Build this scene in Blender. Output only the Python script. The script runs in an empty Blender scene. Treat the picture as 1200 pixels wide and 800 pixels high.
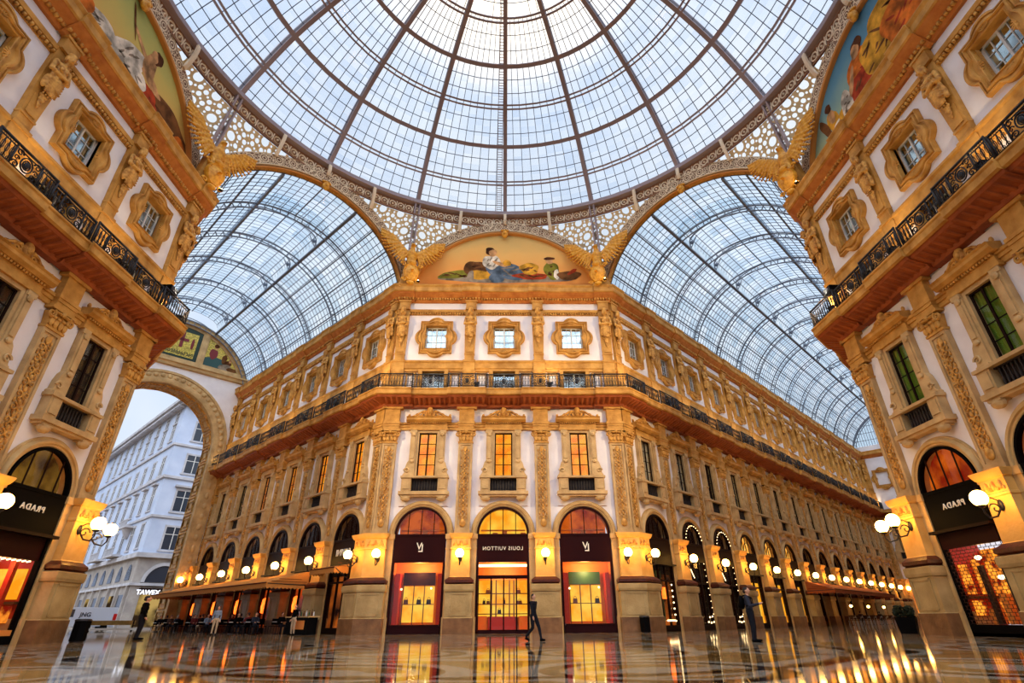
import bpy, bmesh, math, random
from mathutils import Matrix, Vector
random.seed(7)
PI=math.pi; R2=math.sqrt(2)
C=bpy.context.scene.collection
A=19.65; W=8.76; PB=5.46          # octagon: facade apothem, half facade, bay pitch
ARMH=(A-W)/R2; T0=(A+W)/R2
AP=20.9                            # plane of the arches under the dome
RB,RS=5.1,0.55                     # right arm: pitch and first pilaster
LB,LS=5.3,0.5                      # left arm
NR,NL=14,6
LEN_R,LEN_L=RS+RB*NR+.55,LS+LB*NL+.3
ORD='first second third fourth fifth sixth seventh eighth ninth tenth eleventh twelfth thirteenth fourteenth fifteenth sixteenth'.split()

# ------------------------------------------------------------------ mesh builder
class MB:
    def __init__(s): s.v=[];s.f=[];s.m=[];s.uv=None;s.mi=0
    def add(s,vs,fs,mi=None):
        b=len(s.v); s.v+= [tuple(p) for p in vs]
        for f in fs: s.f.append(tuple(b+i for i in f)); s.m.append(s.mi if mi is None else mi)
        if s.uv is not None: s.uv+=[(0,0)]*(len(s.v)-len(s.uv))
        return s
    def box(s,x0,x1,y0,y1,z0,z1):
        return s.add([(x,y,z) for z in(z0,z1) for y in(y0,y1) for x in(x0,x1)],
          [(0,2,3,1),(4,5,7,6),(0,1,5,4),(1,3,7,5),(3,2,6,7),(2,0,4,6)])
    def cbox(s,c,h,M=None):
        vs=[Vector((c[0]+i*h[0],c[1]+j*h[1],c[2]+k*h[2])) for k in(-1,1) for j in(-1,1) for i in(-1,1)]
        if M is not None:
            cc=Vector(c); vs=[cc+M@(v-cc) for v in vs]
        return s.add(vs,[(0,2,3,1),(4,5,7,6),(0,1,5,4),(1,3,7,5),(3,2,6,7),(2,0,4,6)])
    def prism(s,poly,y0,y1):           # polygon in (x,z), pushed along y
        n=len(poly)
        return s.add([(x,y0,z) for x,z in poly]+[(x,y1,z) for x,z in poly],
          [tuple(range(n)),tuple(range(2*n-1,n-1,-1))]+[(i,i+n,(i+1)%n+n,(i+1)%n) for i in range(n)])
    def prismz(s,poly,z0,z1):
        n=len(poly)
        return s.add([(x,y,z0) for x,y in poly]+[(x,y,z1) for x,y in poly],
          [tuple(range(n-1,-1,-1)),tuple(range(n,2*n))]+[(i,(i+1)%n,(i+1)%n+n,i+n) for i in range(n)])
    def prismx(s,poly,x0,x1):          # polygon in (y,z), pushed along x
        n=len(poly)
        return s.add([(x0,y,z) for y,z in poly]+[(x1,y,z) for y,z in poly],
          [tuple(range(n)),tuple(range(2*n-1,n-1,-1))]+[(i,i+n,(i+1)%n+n,(i+1)%n) for i in range(n)])
    def grid(s,rows,closed=False,uvs=None):   # rows of points -> quads
        n=len(rows[0]);vs=[p for r in rows for p in r];fs=[]
        for j in range(len(rows)-1):
            for i in range(n if closed else n-1):
                k=(i+1)%n; fs.append((j*n+i,j*n+k,(j+1)*n+k,(j+1)*n+i))
        if uvs is not None and s.uv is None: s.uv=[(0,0)]*len(s.v)
        s.add(vs,fs)
        if uvs is not None: s.uv[-len(vs):]=[p for r in uvs for p in r]
        return s
    def tube(s,pts,r,n=6,closed=False,caps=True,up=(0,0,1)):
        pts=[Vector(p) for p in pts];k=len(pts);rows=[]
        rr=r if isinstance(r,(list,tuple)) else [r]*k
        U=None
        for i,p in enumerate(pts):
            a=pts[(i-1)%k] if closed or i>0 else p; b=pts[(i+1)%k] if closed or i<k-1 else p
            t=(b-a)
            if t.length<1e-9: t=Vector((0,0,1))
            t.normalize()
            if U is None:
                U=Vector(up)
                if abs(U.dot(t))>.95: U=Vector((1,0,0))
            U=(U-t*U.dot(t)); U.normalize(); V=t.cross(U)
            off=PI/4 if n==4 else 0
            rows.append([p+(U*math.cos(off+2*PI*q/n)+V*math.sin(off+2*PI*q/n))*rr[i] for q in range(n)])
        if closed: rows.append(rows[0])
        s.grid(rows,True)
        if caps and not closed:
            b=len(s.v)-n*k
            s.f.append(tuple(b+q for q in range(n-1,-1,-1))); s.f.append(tuple(b+n*(k-1)+q for q in range(n))); s.m+=[s.mi,s.mi]
        return s
    def bar(s,a,b,w,h=None,up=(0,0,1)):  # rectangular bar
        a=Vector(a);b=Vector(b);t=(b-a).normalized();h=w if h is None else h
        U=Vector(up);U=U-t*U.dot(t)
        if U.length<1e-4: U=Vector((1,0,0))-t*t.x
        U.normalize();V=t.cross(U)
        vs=[p+V*i*w/2+U*j*h/2 for p in(a,b) for i,j in((-1,-1),(1,-1),(1,1),(-1,1))]
        return s.add(vs,[(3,2,1,0),(4,5,6,7)]+[(i,(i+1)%4,(i+1)%4+4,i+4) for i in range(4)])
    def lathe(s,c,prof,n=16,a0=0,a1=2*PI):
        full=abs(a1-a0-2*PI)<1e-6; m=n if full else n+1
        rows=[[(c[0]+r*math.cos(a0+(a1-a0)*i/n),c[1]+r*math.sin(a0+(a1-a0)*i/n),c[2]+z) for i in range(m)] for r,z in prof]
        return s.grid(rows,full)
    def ell(s,c,r,nu=10,nv=7,M=None):
        if not isinstance(r,(tuple,list)): r=(r,r,r)
        rows=[]
        for j in range(nv+1):
            t=PI*j/nv-PI/2; row=[]
            for i in range(nu):
                a=2*PI*i/nu
                p=Vector((r[0]*max(math.cos(t),1e-3)*math.cos(a),r[1]*max(math.cos(t),1e-3)*math.sin(a),r[2]*math.sin(t)))
                if M is not None: p=M@p
                row.append((c[0]+p.x,c[1]+p.y,c[2]+p.z))
            rows.append(row)
        return s.grid(rows,True)
    def arcsweep(s,prof,cx,cz,a0=0,a1=PI,n=24):   # prof of (r,y) swept around an axis along y
        rows=[[(cx+r*math.cos(a0+(a1-a0)*i/n),y,cz+r*math.sin(a0+(a1-a0)*i/n)) for i in range(n+1)] for r,y in prof]
        return s.grid(rows)
    def spiral(s,cx,y,cz,r0,turns,rt,flip=1,n=22,a0=0,ns=5):
        pts=[]
        for i in range(n+1):
            t=i/n; r=r0*(1-t*.86); a=a0+turns*2*PI*t
            pts.append((cx+flip*r*math.cos(a),y,cz+r*math.sin(a)))
        return s.tube(pts,[rt*(1-.5*i/n) for i in range(n+1)],ns)
    def path(s,pts,prof,mats=None,cap=False):     # plan path (viewer's left to right), prof of (outward, z)
        ms=miters(pts)
        for j in range(len(prof)-1):
            rows=[[(p[0]+m[0]*q[0],p[1]+m[1]*q[0],q[1]) for p,m in zip(pts,ms)] for q in(prof[j],prof[j+1])]
            if mats: s.mi=mats[j]
            s.grid(rows)
        if cap:
            for p,m in((pts[0],ms[0]),(pts[-1],ms[-1])):
                s.add([(p[0]+m[0]*q[0],p[1]+m[1]*q[0],q[1]) for q in prof],[tuple(range(len(prof)))])
        return s
    def mesh(s,name,mats,angle=.7,recalc=True):
        me=bpy.data.meshes.new(name); me.from_pydata(s.v,[],s.f)
        for m in (mats if isinstance(mats,(list,tuple)) else [mats]): me.materials.append(m)
        me.polygons.foreach_set('material_index',s.m)
        if s.uv is not None:
            ul=me.uv_layers.new(name='UVMap')
            for l in me.loops: ul.data[l.index].uv=s.uv[l.vertex_index]
        if recalc:
            bm=bmesh.new();bm.from_mesh(me);bmesh.ops.recalc_face_normals(bm,faces=bm.faces);bm.to_mesh(me);bm.free()
        me.polygons.foreach_set('use_smooth',[True]*len(me.polygons))
        if angle is not None: me.set_sharp_from_angle(angle=angle)
        me.update(); return me
    def build(s,name,mats,parent=None,M=None,angle=.7,recalc=True):
        return obj(name,s.mesh(name,mats,angle,recalc),parent,M)

def miters(pts):
    out=[]
    def nrm(a,b):
        d=Vector((b[0]-a[0],b[1]-a[1]));d.normalize(); return Vector((d.y,-d.x))   # outward = right of travel
    k=len(pts); ln=[math.dist(pts[i],pts[i+1]) for i in range(k-1)]
    def jog(i): return ln[i]<.3 and 0<i<k-2      # short step of a ressaut: keep the wall's own normal
    for i in range(k):
        if i>0 and jog(i-1): out.append(nrm(pts[i],pts[i+1])); continue
        if i<k-1 and jog(i): out.append(nrm(pts[i-1],pts[i])); continue
        n0=nrm(pts[i-1],pts[i]) if i>0 else None; n1=nrm(pts[i],pts[i+1]) if i<k-1 else None
        if n0 is None: out.append(n1)
        elif n1 is None: out.append(n0)
        else: out.append((n0+n1)/max(.2,1+n0.dot(n1)))
    return out
def obj(name,me,parent=None,M=None):
    o=bpy.data.objects.new(name,me); C.objects.link(o)
    if parent is not None: o.parent=parent
    if M is not None: o.matrix_local=M
    return o
def empty(name,M=None,parent=None):
    o=bpy.data.objects.new(name,None); C.objects.link(o); o.empty_display_size=.2
    if parent is not None: o.parent=parent
    if M is not None: o.matrix_local=M
    return o
def tag(o,label,cat,group=None,kind=None):
    o['label']=label; o['category']=cat
    if group: o['group']=group
    if kind: o['kind']=kind
    return o
def dup(src,M=None,parent=None,keep=None):
    o=src.copy(); C.objects.link(o); o.parent=parent
    if M is not None: o.matrix_local=M
    for ch in src.children: dup(ch,ch.matrix_basis.copy(),o)
    return o
def T(x=0,y=0,z=0,rz=0): return Matrix.Translation((x,y,z))@Matrix.Rotation(rz,4,'Z')
def blob(mb,vox,smooth=2):
    me=mb.mesh('tmp',[],None); o=bpy.data.objects.new('tmp',me); C.objects.link(o)
    r=o.modifiers.new('r','REMESH'); r.mode='VOXEL'; r.voxel_size=vox
    if smooth:
        q=o.modifiers.new('s','SMOOTH'); q.iterations=smooth; q.factor=.5
    dg=bpy.context.evaluated_depsgraph_get(); m2=bpy.data.meshes.new_from_object(o.evaluated_get(dg))
    bpy.data.objects.remove(o); m2.polygons.foreach_set('use_smooth',[True]*len(m2.polygons)); return m2
def text_mesh(txt,size,depth,mat,mirror=True,bold=0.0,spacing=1.0):
    cu=bpy.data.curves.new('t','FONT'); cu.body=txt; cu.size=size; cu.extrude=depth; cu.align_x='CENTER'; cu.align_y='CENTER'; cu.offset=bold; cu.space_character=spacing; cu.resolution_u=3
    o=bpy.data.objects.new('t',cu); C.objects.link(o)
    me=bpy.data.meshes.new_from_object(o.evaluated_get(bpy.context.evaluated_depsgraph_get()))
    bpy.data.objects.remove(o); me.materials.clear(); me.materials.append(mat)
    for v in me.vertices:
        x,y,z=v.co; v.co=(-x if mirror else x,-z,y)
    if mirror: me.flip_normals()
    return me

# ------------------------------------------------------------------ materials
def lin(c): return tuple(((x/255)/12.92 if x/255<=.04045 else ((x/255+.055)/1.055)**2.4) for x in c)+(1,)
def newmat(name):
    m=bpy.data.materials.new(name); m.use_nodes=True; nt=m.node_tree
    return m,nt,nt.nodes['Principled BSDF'],nt.nodes['Material Output']
def N(nt,t,**k):
    n=nt.nodes.new(t)
    for a,b in k.items():
        if a.startswith('i_'): n.inputs[int(a[2:]) if a[2:].isdigit() else a[2:]].default_value=b
        else: setattr(n,a,b)
    return n
def L(nt,a,b): nt.links.new(a,b)
def stone(name,c1,c2,scale=1.5,rough=.6,bump=.25,spec=.3,c3=None,detail=5):
    m,nt,b,o=newmat(name)
    tc=N(nt,'ShaderNodeTexCoord'); n=N(nt,'ShaderNodeTexNoise'); n.inputs['Scale'].default_value=scale; n.inputs['Detail'].default_value=detail
    L(nt,tc.outputs['Object'],n.inputs['Vector'])
    r=N(nt,'ShaderNodeValToRGB'); r.color_ramp.elements[0].color=lin(c1); r.color_ramp.elements[1].color=lin(c2)
    r.color_ramp.elements[0].position=.32; r.color_ramp.elements[1].position=.68
    L(nt,n.outputs['Fac'],r.inputs['Fac']); L(nt,r.outputs['Color'],b.inputs['Base Color'])
    b.inputs['Roughness'].default_value=rough; b.inputs['Specular IOR Level'].default_value=spec
    if bump:
        n2=N(nt,'ShaderNodeTexNoise'); n2.inputs['Scale'].default_value=9; n2.inputs['Detail'].default_value=4
        L(nt,tc.outputs['Object'],n2.inputs['Vector'])
        bp=N(nt,'ShaderNodeBump'); bp.inputs['Strength'].default_value=bump; bp.inputs['Distance'].default_value=.06
        L(nt,n2.outputs['Fac'],bp.inputs['Height']); L(nt,bp.outputs['Normal'],b.inputs['Normal'])
    return m
def plain(name,c,rough=.5,metal=0,spec=.4):
    m,nt,b,o=newmat(name); b.inputs['Base Color'].default_value=lin(c); b.inputs['Roughness'].default_value=rough
    b.inputs['Metallic'].default_value=metal; b.inputs['Specular IOR Level'].default_value=spec; return m
def glow(name,c,st,c2=None,scale=2.0,stops=None):
    m,nt,b,o=newmat(name); nt.nodes.remove(b)
    e=N(nt,'ShaderNodeEmission'); e.inputs['Color'].default_value=lin(c); e.inputs['Strength'].default_value=st
    if c2:
        tc=N(nt,'ShaderNodeTexCoord'); n=N(nt,'ShaderNodeTexNoise'); n.inputs['Scale'].default_value=scale; n.inputs['Detail'].default_value=3
        L(nt,tc.outputs['Object'],n.inputs['Vector']); r=N(nt,'ShaderNodeValToRGB')
        r.color_ramp.elements[0].color=lin(c2); r.color_ramp.elements[1].color=lin(c); r.color_ramp.elements[0].position=.38; r.color_ramp.elements[1].position=.62
        L(nt,n.outputs['Fac'],r.inputs['Fac']); L(nt,r.outputs['Color'],e.inputs['Color'])
    L(nt,e.outputs[0],o.inputs['Surface']); return m
def glass(name,tint,gl=.12,rough=.03,body=None,bodyf=0.0):
    m,nt,b,o=newmat(name); nt.nodes.remove(b)
    t=N(nt,'ShaderNodeBsdfTransparent'); t.inputs['Color'].default_value=tint
    g=N(nt,'ShaderNodeBsdfGlossy'); g.inputs['Roughness'].default_value=rough; g.inputs['Color'].default_value=(1,1,1,1)
    mx=N(nt,'ShaderNodeMixShader'); mx.inputs[0].default_value=gl
    L(nt,t.outputs[0],mx.inputs[1]); L(nt,g.outputs[0],mx.inputs[2])
    last=mx
    if body:
        d=N(nt,'ShaderNodeBsdfTranslucent'); d.inputs['Color'].default_value=body
        m2=N(nt,'ShaderNodeMixShader'); m2.inputs[0].default_value=bodyf
        L(nt,mx.outputs[0],m2.inputs[1]); L(nt,d.outputs[0],m2.inputs[2]); last=m2
    L(nt,last.outputs[0],o.inputs['Surface']); return m,nt,t

M={}
M['gold']=stone('ochre stone',(164,110,40),(212,156,76))
M['gold2']=stone('ochre relief',(150,94,32),(228,170,84),scale=4)
M['pil']=stone('pilaster limestone',(172,136,88),(210,172,118),scale=1.2)
M['plaster']=stone('white plaster',(222,212,214),(240,232,232),scale=.6,rough=.8,bump=.05,spec=.1)
M['soffit']=stone('shade toned soffit stone',(132,60,24),(164,82,36),scale=2)  # same ochre stone; balcony underside shade and warm bounce put into the colour
M['csoffit']=stone('shade toned cornice soffit',(168,94,36),(196,122,54),scale=2)  # ochre stone again, cornice underside shade put into the base colour
M['pier']=stone('pier marble',(150,122,76),(182,154,104),scale=1.1,rough=.45)
M['plinth']=stone('plinth granite',(98,66,40),(130,92,58),scale=2,rough=.4)
M['mould']=stone('dark red marble moulding',(58,24,15),(86,38,24),scale=3,rough=.35)
M['imp']=stone('impost stone',(178,140,88),(206,168,110),scale=1.3)
M['shaft']=stone('pier shaft stone',(206,150,72),(232,178,96),scale=1.3)
M['eagle']=stone('gilded sculpture',(196,124,24),(236,172,58),scale=5,rough=.4)
M['copper']=plain('copper roll',(206,140,72),.4,.2)
M['iron']=plain('black wrought iron',(30,26,28),.45,.3)
M['domeiron']=plain('grey painted iron',(160,142,144),.6,.1)
M['bariron']=plain('dark glazing bar',(66,68,88),.6)
M['vaultiron']=plain('blue grey vault iron',(104,110,124),.6)
M['brown']=plain('brown iron frieze',(140,92,58),.6)
M['cream']=plain('cream scroll iron',(236,212,180),.6)
M['maroon']=plain('dark maroon shop front',(36,9,11),.5,0,.06)
M['black']=plain('black lacquer',(8,7,8),.6,0,.03)
M['frame']=plain('dark bronze frame',(30,15,11),.5,0,.06)
M['white']=plain('white letter',(235,228,214),.5)
M['dark']=plain('dark opening',(34,22,20),.6)
M['globe']=glow('lit opal globe',(255,186,88),26)
M['flood']=glow('floodlight lens',(255,220,150),12)
M['cloth']=plain('charcoal cloth',(24,24,30),.9,0,.1)
M['skin']=plain('skin',(196,140,108),.55)
M['hair']=plain('dark hair',(34,22,16),.7)
FLOOD=70; EAGLE=6; SKYS=1.0; SKYB=4.2; EXPO=0.6; PROJ=8500
SKY0=(.42,.51,.65,1); SKY1=(.60,.64,.69,1)
# ------------------------------------------------------------------ frames of the walls (x along the wall, y into it)
FR={'center':T(0,A,0,0),'rarm':T(W,A,0,PI/4),'larm':T(-W,A,0,-PI/4),'right':T(A,0,0,-PI/2),'left':T(-A,0,0,PI/2)}
def P2(fr,s,p=0):
    v=FR[fr]@Vector((s,-p,0)); return (v.x,v.y)
def jogpath(segs,amt,hw):
    # segs: list of (frame, s0, s1, [pilaster s], start_is_corner, end_is_corner); returns plan path stepping out at pilasters
    out=[]
    for fr,s0,s1,ps,c0,c1 in segs:
        iv=[]
        for p in ps: iv.append((max(s0,p-hw) if p-hw>s0+.05 else s0-1,min(s1,p+hw) if p+hw<s1-.05 else s1+1))
        cur=[]
        def on(s): return any(a<=s<=b for a,b in iv)
        evs=sorted({e for a,b in iv for e in(a,b) if s0<e<s1})
        cur.append((s0,amt if on(s0) else 0))
        for e in evs:
            l,r=on(e-1e-4),on(e+1e-4)
            if l!=r: cur+= [(e,amt if l else 0),(e,amt if r else 0)]
        cur.append((s1,amt if on(s1) else 0))
        pts=[(fr,s,o) for s,o in cur]
        if out and c0:               # mitred octagon corner: replace both ends by their meeting point
            f0,sa,oa=out.pop(); f1,sb,ob=pts.pop(0)
            a=Vector(P2(f0,sa,oa)); d=Vector(P2(f0,sa-1,oa))-a; b=Vector(P2(f1,sb,ob)); e=Vector(P2(f1,sb+1,ob))-b
            det=d.x*(-e.y)+e.x*d.y; t=((b.x-a.x)*(-e.y)+e.x*(b.y-a.y))/det
            q=a+d*t; out.append(('abs',q.x,q.y))
        out+=pts
    return [(p[1],p[2]) if p[0]=='abs' else P2(*p) for p in out]
PC=[-1.5*PB,-.5*PB,.5*PB,1.5*PB]
PR=[RS+RB*k for k in range(NR+1)]; PL=[-(LS+LB*k) for k in range(NL+1)]
BLOCKS={
 'center':[('larm',-LEN_L,0,PL,0,1),('center',-W,W,PC,1,1),('rarm',0,LEN_R,PR,1,0)],
 'left':[('left',-W,W,PC,1,1)],
 'right':[('right',-W,W,PC,1,1)],
}
# returns of the side blocks round their corners into the neighbouring arms
FR['l_far']=T(-A,W,0,3*PI/4); FR['l_near']=T(-A,-W,0,PI/4)
FR['r_far']=T(A,W,0,-3*PI/4); FR['r_near']=T(A,-W,0,-PI/4)
RET=8.0
BLOCKS['left']=[('l_near',-RET,0,[-.5,-5.8],0,1),('left',-W,W,PC,1,1),('l_far',0,LEN_L,[.5,5.8],1,0)]
BLOCKS['right']=[('r_far',-LEN_R,0,[-.5,-5.6],0,1),('right',-W,W,PC,1,1),('r_near',0,RET,[.5,5.6],1,0)]

SOF=[(-.3,14.5),(.08,14.55),(.16,14.74),(.5,14.84),(.9,15.0),(.95,15.12),(1.02,15.14)]
SLAB=[(1.02,15.14),(1.14,15.2),(1.14,15.5),(1.2,15.56),(1.2,15.64),(.2,15.66),(-.3,15.66)]
CSOF=[(-.3,23.72),(-.12,23.78),(-.02,23.96),(.1,24.06),(.34,24.3),(.42,24.42),(.46,24.44)]
CORN=[(.46,24.44),(.55,24.5),(.55,24.86),(.66,25.02),(.66,25.08),(.2,25.2),(-1.4,25.3)]
def seglist(path):
    for a,b in zip(path[:-1],path[1:]):
        a=Vector(a);b=Vector(b);d=b-a
        if d.length>.9: yield a,d.length,d.normalized()
def band(name,block,prof,mat,parent,amt=0.0,hw=1.0):
    pth=jogpath(BLOCKS[block],amt,hw); mb=MB(); mb.path(pth,prof); return mb.build(name,mat,parent)
def repeat_blocks(name,block,mat,parent,amt,hw,step,shape):
    mb=MB()
    for a,ln,d in seglist(jogpath(BLOCKS[block],amt,hw)):
        n=max(1,int(ln/step)); n_=Vector((d.y,-d.x))
        for k in range(n):
            c=a+d*((k+.5)*ln/n); shape(mb,c,d,n_)
    return mb.build(name,mat,parent,angle=None,recalc=False)
def bracket(mb,c,d,n):
    w=.085
    pr=[(.12,14.72),(.86,15.02),(.86,15.12),(.12,15.12)]
    vs=[(c.x+d.x*s+n.x*p,c.y+d.y*s+n.y*p,z-.05 if p<.5 else z-.07) for s in(-w,w) for p,z in pr]
    mb.add(vs,[(0,1,2,3),(7,6,5,4),(0,4,5,1),(1,5,6,2)])
def dentil(mb,c,d,n,p0=-.02,p1=.12,z0=23.92,z1=24.08,w=.07):
    vs=[(c.x+d.x*s+n.x*p,c.y+d.y*s+n.y*p,z) for z in(z0,z1) for s,p in((-w,p0),(w,p0),(w,p1),(-w,p1))]
    mb.add(vs,[(3,2,1,0),(4,5,6,7),(0,1,5,4),(1,2,6,5),(2,3,7,6),(3,0,4,7)])
def egg(mb,c,d,n): dentil(mb,c,d,n,-.2,-.06,22.62,22.76,.06)

# ------------------------------------------------------------------ one bay of plaster wall with its openings
def holes_grid(mb,x0,x1,z0,z1,holes,y,yr):
    xs=sorted({x0,x1}|{v for h in holes for v in h[:2]}); zs=sorted({z0,z1}|{v for h in holes for v in h[2:]})
    for i in range(len(xs)-1):
        for j in range(len(zs)-1):
            cx=(xs[i]+xs[i+1])/2; cz=(zs[j]+zs[j+1])/2
            if any(a<cx<b and c<cz<d for a,b,c,d in holes): continue
            mb.add([(xs[i],y,zs[j]),(xs[i+1],y,zs[j]),(xs[i+1],y,zs[j+1]),(xs[i],y,zs[j+1])],[(0,1,2,3)])
    for a,b,c,d in holes:
        mb.add([(a,y,c),(b,y,c),(b,y,d),(a,y,d),(a,yr,c),(b,yr,c),(b,yr,d),(a,yr,d)],[(0,4,5,1),(1,5,6,2),(2,6,7,3),(3,7,4,0)])
HOLES=[(-.66,.66,8.6,12.66),(-.88,.88,15.66,17.55),(-.86,.86,19.6,21.6)]
def wall_bay(b,xl=None,xr=None):
    mb=MB(); x0=-b/2 if xl is None else xl; x1=b/2 if xr is None else xr; R=b/2-1.0+.06; zc=5.73
    holes_grid(mb,x0,x1,8.2,25.3,HOLES,.25,.8)
    n=32; arc=[(R*math.cos(PI*i/n),zc+R*math.sin(PI*i/n)) for i in range(n+1)]
    def edge(i):
        a=PI*i/n; c,s=math.cos(a),math.sin(a); t=min((x1/c if c>1e-6 else 9e9),(x0/c if c<-1e-6 else 9e9),((8.2-zc)/s if s>1e-6 else 9e9)); return (t*c,zc+t*s)
    ed=[edge(i) for i in range(n+1)]
    for i in range(n):
        mb.add([(arc[i][0],.25,arc[i][1]),(ed[i][0],.25,ed[i][1]),(ed[i+1][0],.25,ed[i+1][1]),(arc[i+1][0],.25,arc[i+1][1])],[(0,3,2,1)])
    for sx,xx in((1,x1),(-1,x0)):                    # little corner triangle left by the fan
        k=[e for e in ed if abs(e[0]-xx)<1e-6]; 
        if k:
            zt=max(e[1] for e in k); xt=[e for e in ed if abs(e[1]-8.2)<1e-6]
            xe=max(e[0] for e in xt) if sx>0 else min(e[0] for e in xt)
            if zt<8.19: mb.add([(xx,.25,zt),(xx,.25,8.2),(xe,.25,8.2)],[(0,1,2)])
    return mb.mesh('plaster_wall',M['plaster'],angle=.5,recalc=False)

# ------------------------------------------------------------------ ground storey: piers and arches
PIER=[(0,.3,0),(.84,.3,0),(.88,.24,1),(2.28,.24,1),(2.3,.31,1),(2.42,.34,1),(2.66,.34,1),(2.7,.26,1),(2.74,.2,2),(2.8,.3,2),(2.94,.3,2),(3.02,.2,2),(3.12,.06,2),(3.16,.03,3),(4.74,.0,3),(4.78,.05,3),(4.86,.05,3),(4.9,.0,3),(5.4,.0,3),(5.46,.08,3),(5.58,.14,3),(5.7,.18,3),(5.73,.18,3)]
def loft(mb,path,levels,back):
    ms=miters(path); rows=[]
    for z,o,mi in levels: rows.append([(p[0]+m[0]*o,p[1]+m[1]*o,z) for p,m in zip(path,ms)])
    for j in range(len(rows)-1):
        mb.mi=levels[j+1][2] if levels[j+1][0]!=levels[j][0] else levels[j][2]
        mb.grid([rows[j],rows[j+1]])
    mb.mi=levels[-1][2]; mb.add(rows[-1],[tuple(range(len(path)))]); mb.mi=0
PMATS=None
def pier_mesh(path,panels):
    mb=MB(); loft(mb,path,PIER,.5)
    # raised ornaments under the cap and the sunk panel frame of the pedestal, per face (origin, direction, normal, halfwidth)
    for o,d,n,h in panels:
        o=Vector(o);d=Vector(d);n=Vector(n)
        def q(s,p,z): v=o+d*s+n*p; return (v.x,v.y,z)
        mb.mi=4
        for s in(-h*.55,0,h*.55):
            mb.ell(q(s,.02,5.15),(.1,.1,.17),8,5)
            for e in(-1,1): mb.ell(q(s+e*.13,.01,5.03),(.06,.06,.08),6,4)
        mb.mi=1
        for a,b2 in(((-h+.06,1.0),(h-.06,1.0)),((-h+.06,2.18),(h-.06,2.18)),((-h+.06,1.0),(-h+.06,2.18)),((h-.06,1.0),(h-.06,2.18))):
            mb.bar(q(a[0],.25,a[1]),q(b2[0],.25,b2[1]),.09,.05,up=n.to_3d())
    mb.mi=0
    return mb.mesh('pier',[M['plinth'],M['pier'],M['mould'],M['shaft'],M['gold2']],.5)
def std_pier():
    h=.6; return pier_mesh([(-h,1.3),(-h,-.4),(h,-.4),(h,1.3)][0:4],[((0,-.4),(1,0),(0,-1),.6)])
def impost_mesh():
    mb=MB()
    for sx in(-1,1):
        a,b=(.55,1.0) if sx>0 else(-1.0,-.55)
        mb.box(a,b,-.02,1.3,0,5.42); mb.box(a-(.06 if sx<0 else 0),b+(.06 if sx>0 else 0),-.08,1.32,5.42,5.73); mb.box(a-(.05 if sx<0 else 0),b+(.05 if sx>0 else 0),-.12,1.3,0,.9)
        mb.box(a-(.03 if sx<0 else 0),b+(.03 if sx>0 else 0),-.05,1.3,4.78,4.88)
    return mb.mesh('impost',M['imp'],.4)
def archivolt_mesh(b):
    R=b/2-1.0; mb=MB()
    mb.arcsweep([(R,1.3),(R,.1),(R+.05,.04),(R+.14,.04),(R+.16,-.04),(R+.26,-.06),(R+.3,.0),(R+.36,.12),(R+.42,.12),(R+.44,.26)],0,5.73,0,PI,36)
    return mb.mesh('archivolt',M['imp'],.5)

# ------------------------------------------------------------------ first floor pilasters
def pilaster_meshes():
    mb=MB(); h=.5
    mb.box(-h-.04,h+.04,-.06,.3,5.73,5.95); mb.box(-h,h,.05,.3,5.95,11.86)
    for x0,x1 in((-h,-h+.13),(h-.13,h)): mb.box(x0,x1,-.02,.05,5.95,11.86)
    for z0,z1 in((5.95,6.08),(11.72,11.86)): mb.box(-h+.13,h-.13,-.02,.05,z0,z1)
    shaft=mb.mesh('pilaster',M['pil'],.4)
    r=MB(); z=6.2
    r.ell((0,.02,6.42),(.22,.1,.26),10,6)
    for k in range(9):
        z=6.75+k*.54; f=1 if k%2 else -1
        for sx in(-1,1):
            r.spiral(sx*.17,.0,z,.17,1.25,.04,sx*f,16,a0=PI*.5 if f>0 else -PI*.5,ns=4)
            r.ell((sx*.24,.03,z+.27),(.06,.05,.12),6,4); r.ell((sx*.1,.02,z+.36),(.035,.05,.1),6,4)
        r.ell((0,.0,z+.25),(.075,.08,.12),8,5); r.ell((0,.0,z+.02),(.06,.06,.1),6,4)
    r.ell((0,.0,11.45),(.16,.09,.2),8,5)
    relief=r.mesh('relief',M['gold2'],.9)
    c=MB()
    c.box(-.54,.54,-.08,.3,11.86,11.98)
    c.prism([(-.46,11.98),(.46,11.98),(.58,12.62),(-.58,12.62)],-.06,.3)
    for sx in(-1,1):
        c.spiral(sx*.55,-.12,12.5,.2,1.6,.075,sx,22,a0=PI*.6)
        for k,x in enumerate((.14,.38)):
            c.ell((sx*x,-.1,12.18),(.13,.09,.22),7,5); c.ell((sx*x,-.17,12.36),(.11,.08,.07),7,4)
        c.ell((sx*.22,-.13,12.62),(.22,.1,.08),8,4)
    c.ell((0,-.16,12.66),(.12,.1,.14),8,5)
    c.box(-.68,.68,-.16,.3,12.74,12.88)
    cap=c.mesh('capital',M['gold'],.7)
    e=MB()
    e.box(-.58,.58,-.12,.3,12.88,13.1); e.box(-.6,.6,-.16,.3,13.1,13.26); e.box(-.64,.64,-.2,.3,13.26,13.42); e.box(-.54,.54,-.1,.3,13.42,14.56)
    e.box(-.74,.74,-.2,.3,14.4,14.58)
    ent=e.mesh('entablature_block',M['gold'],.4)
    return shaft,relief,cap,ent

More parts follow.
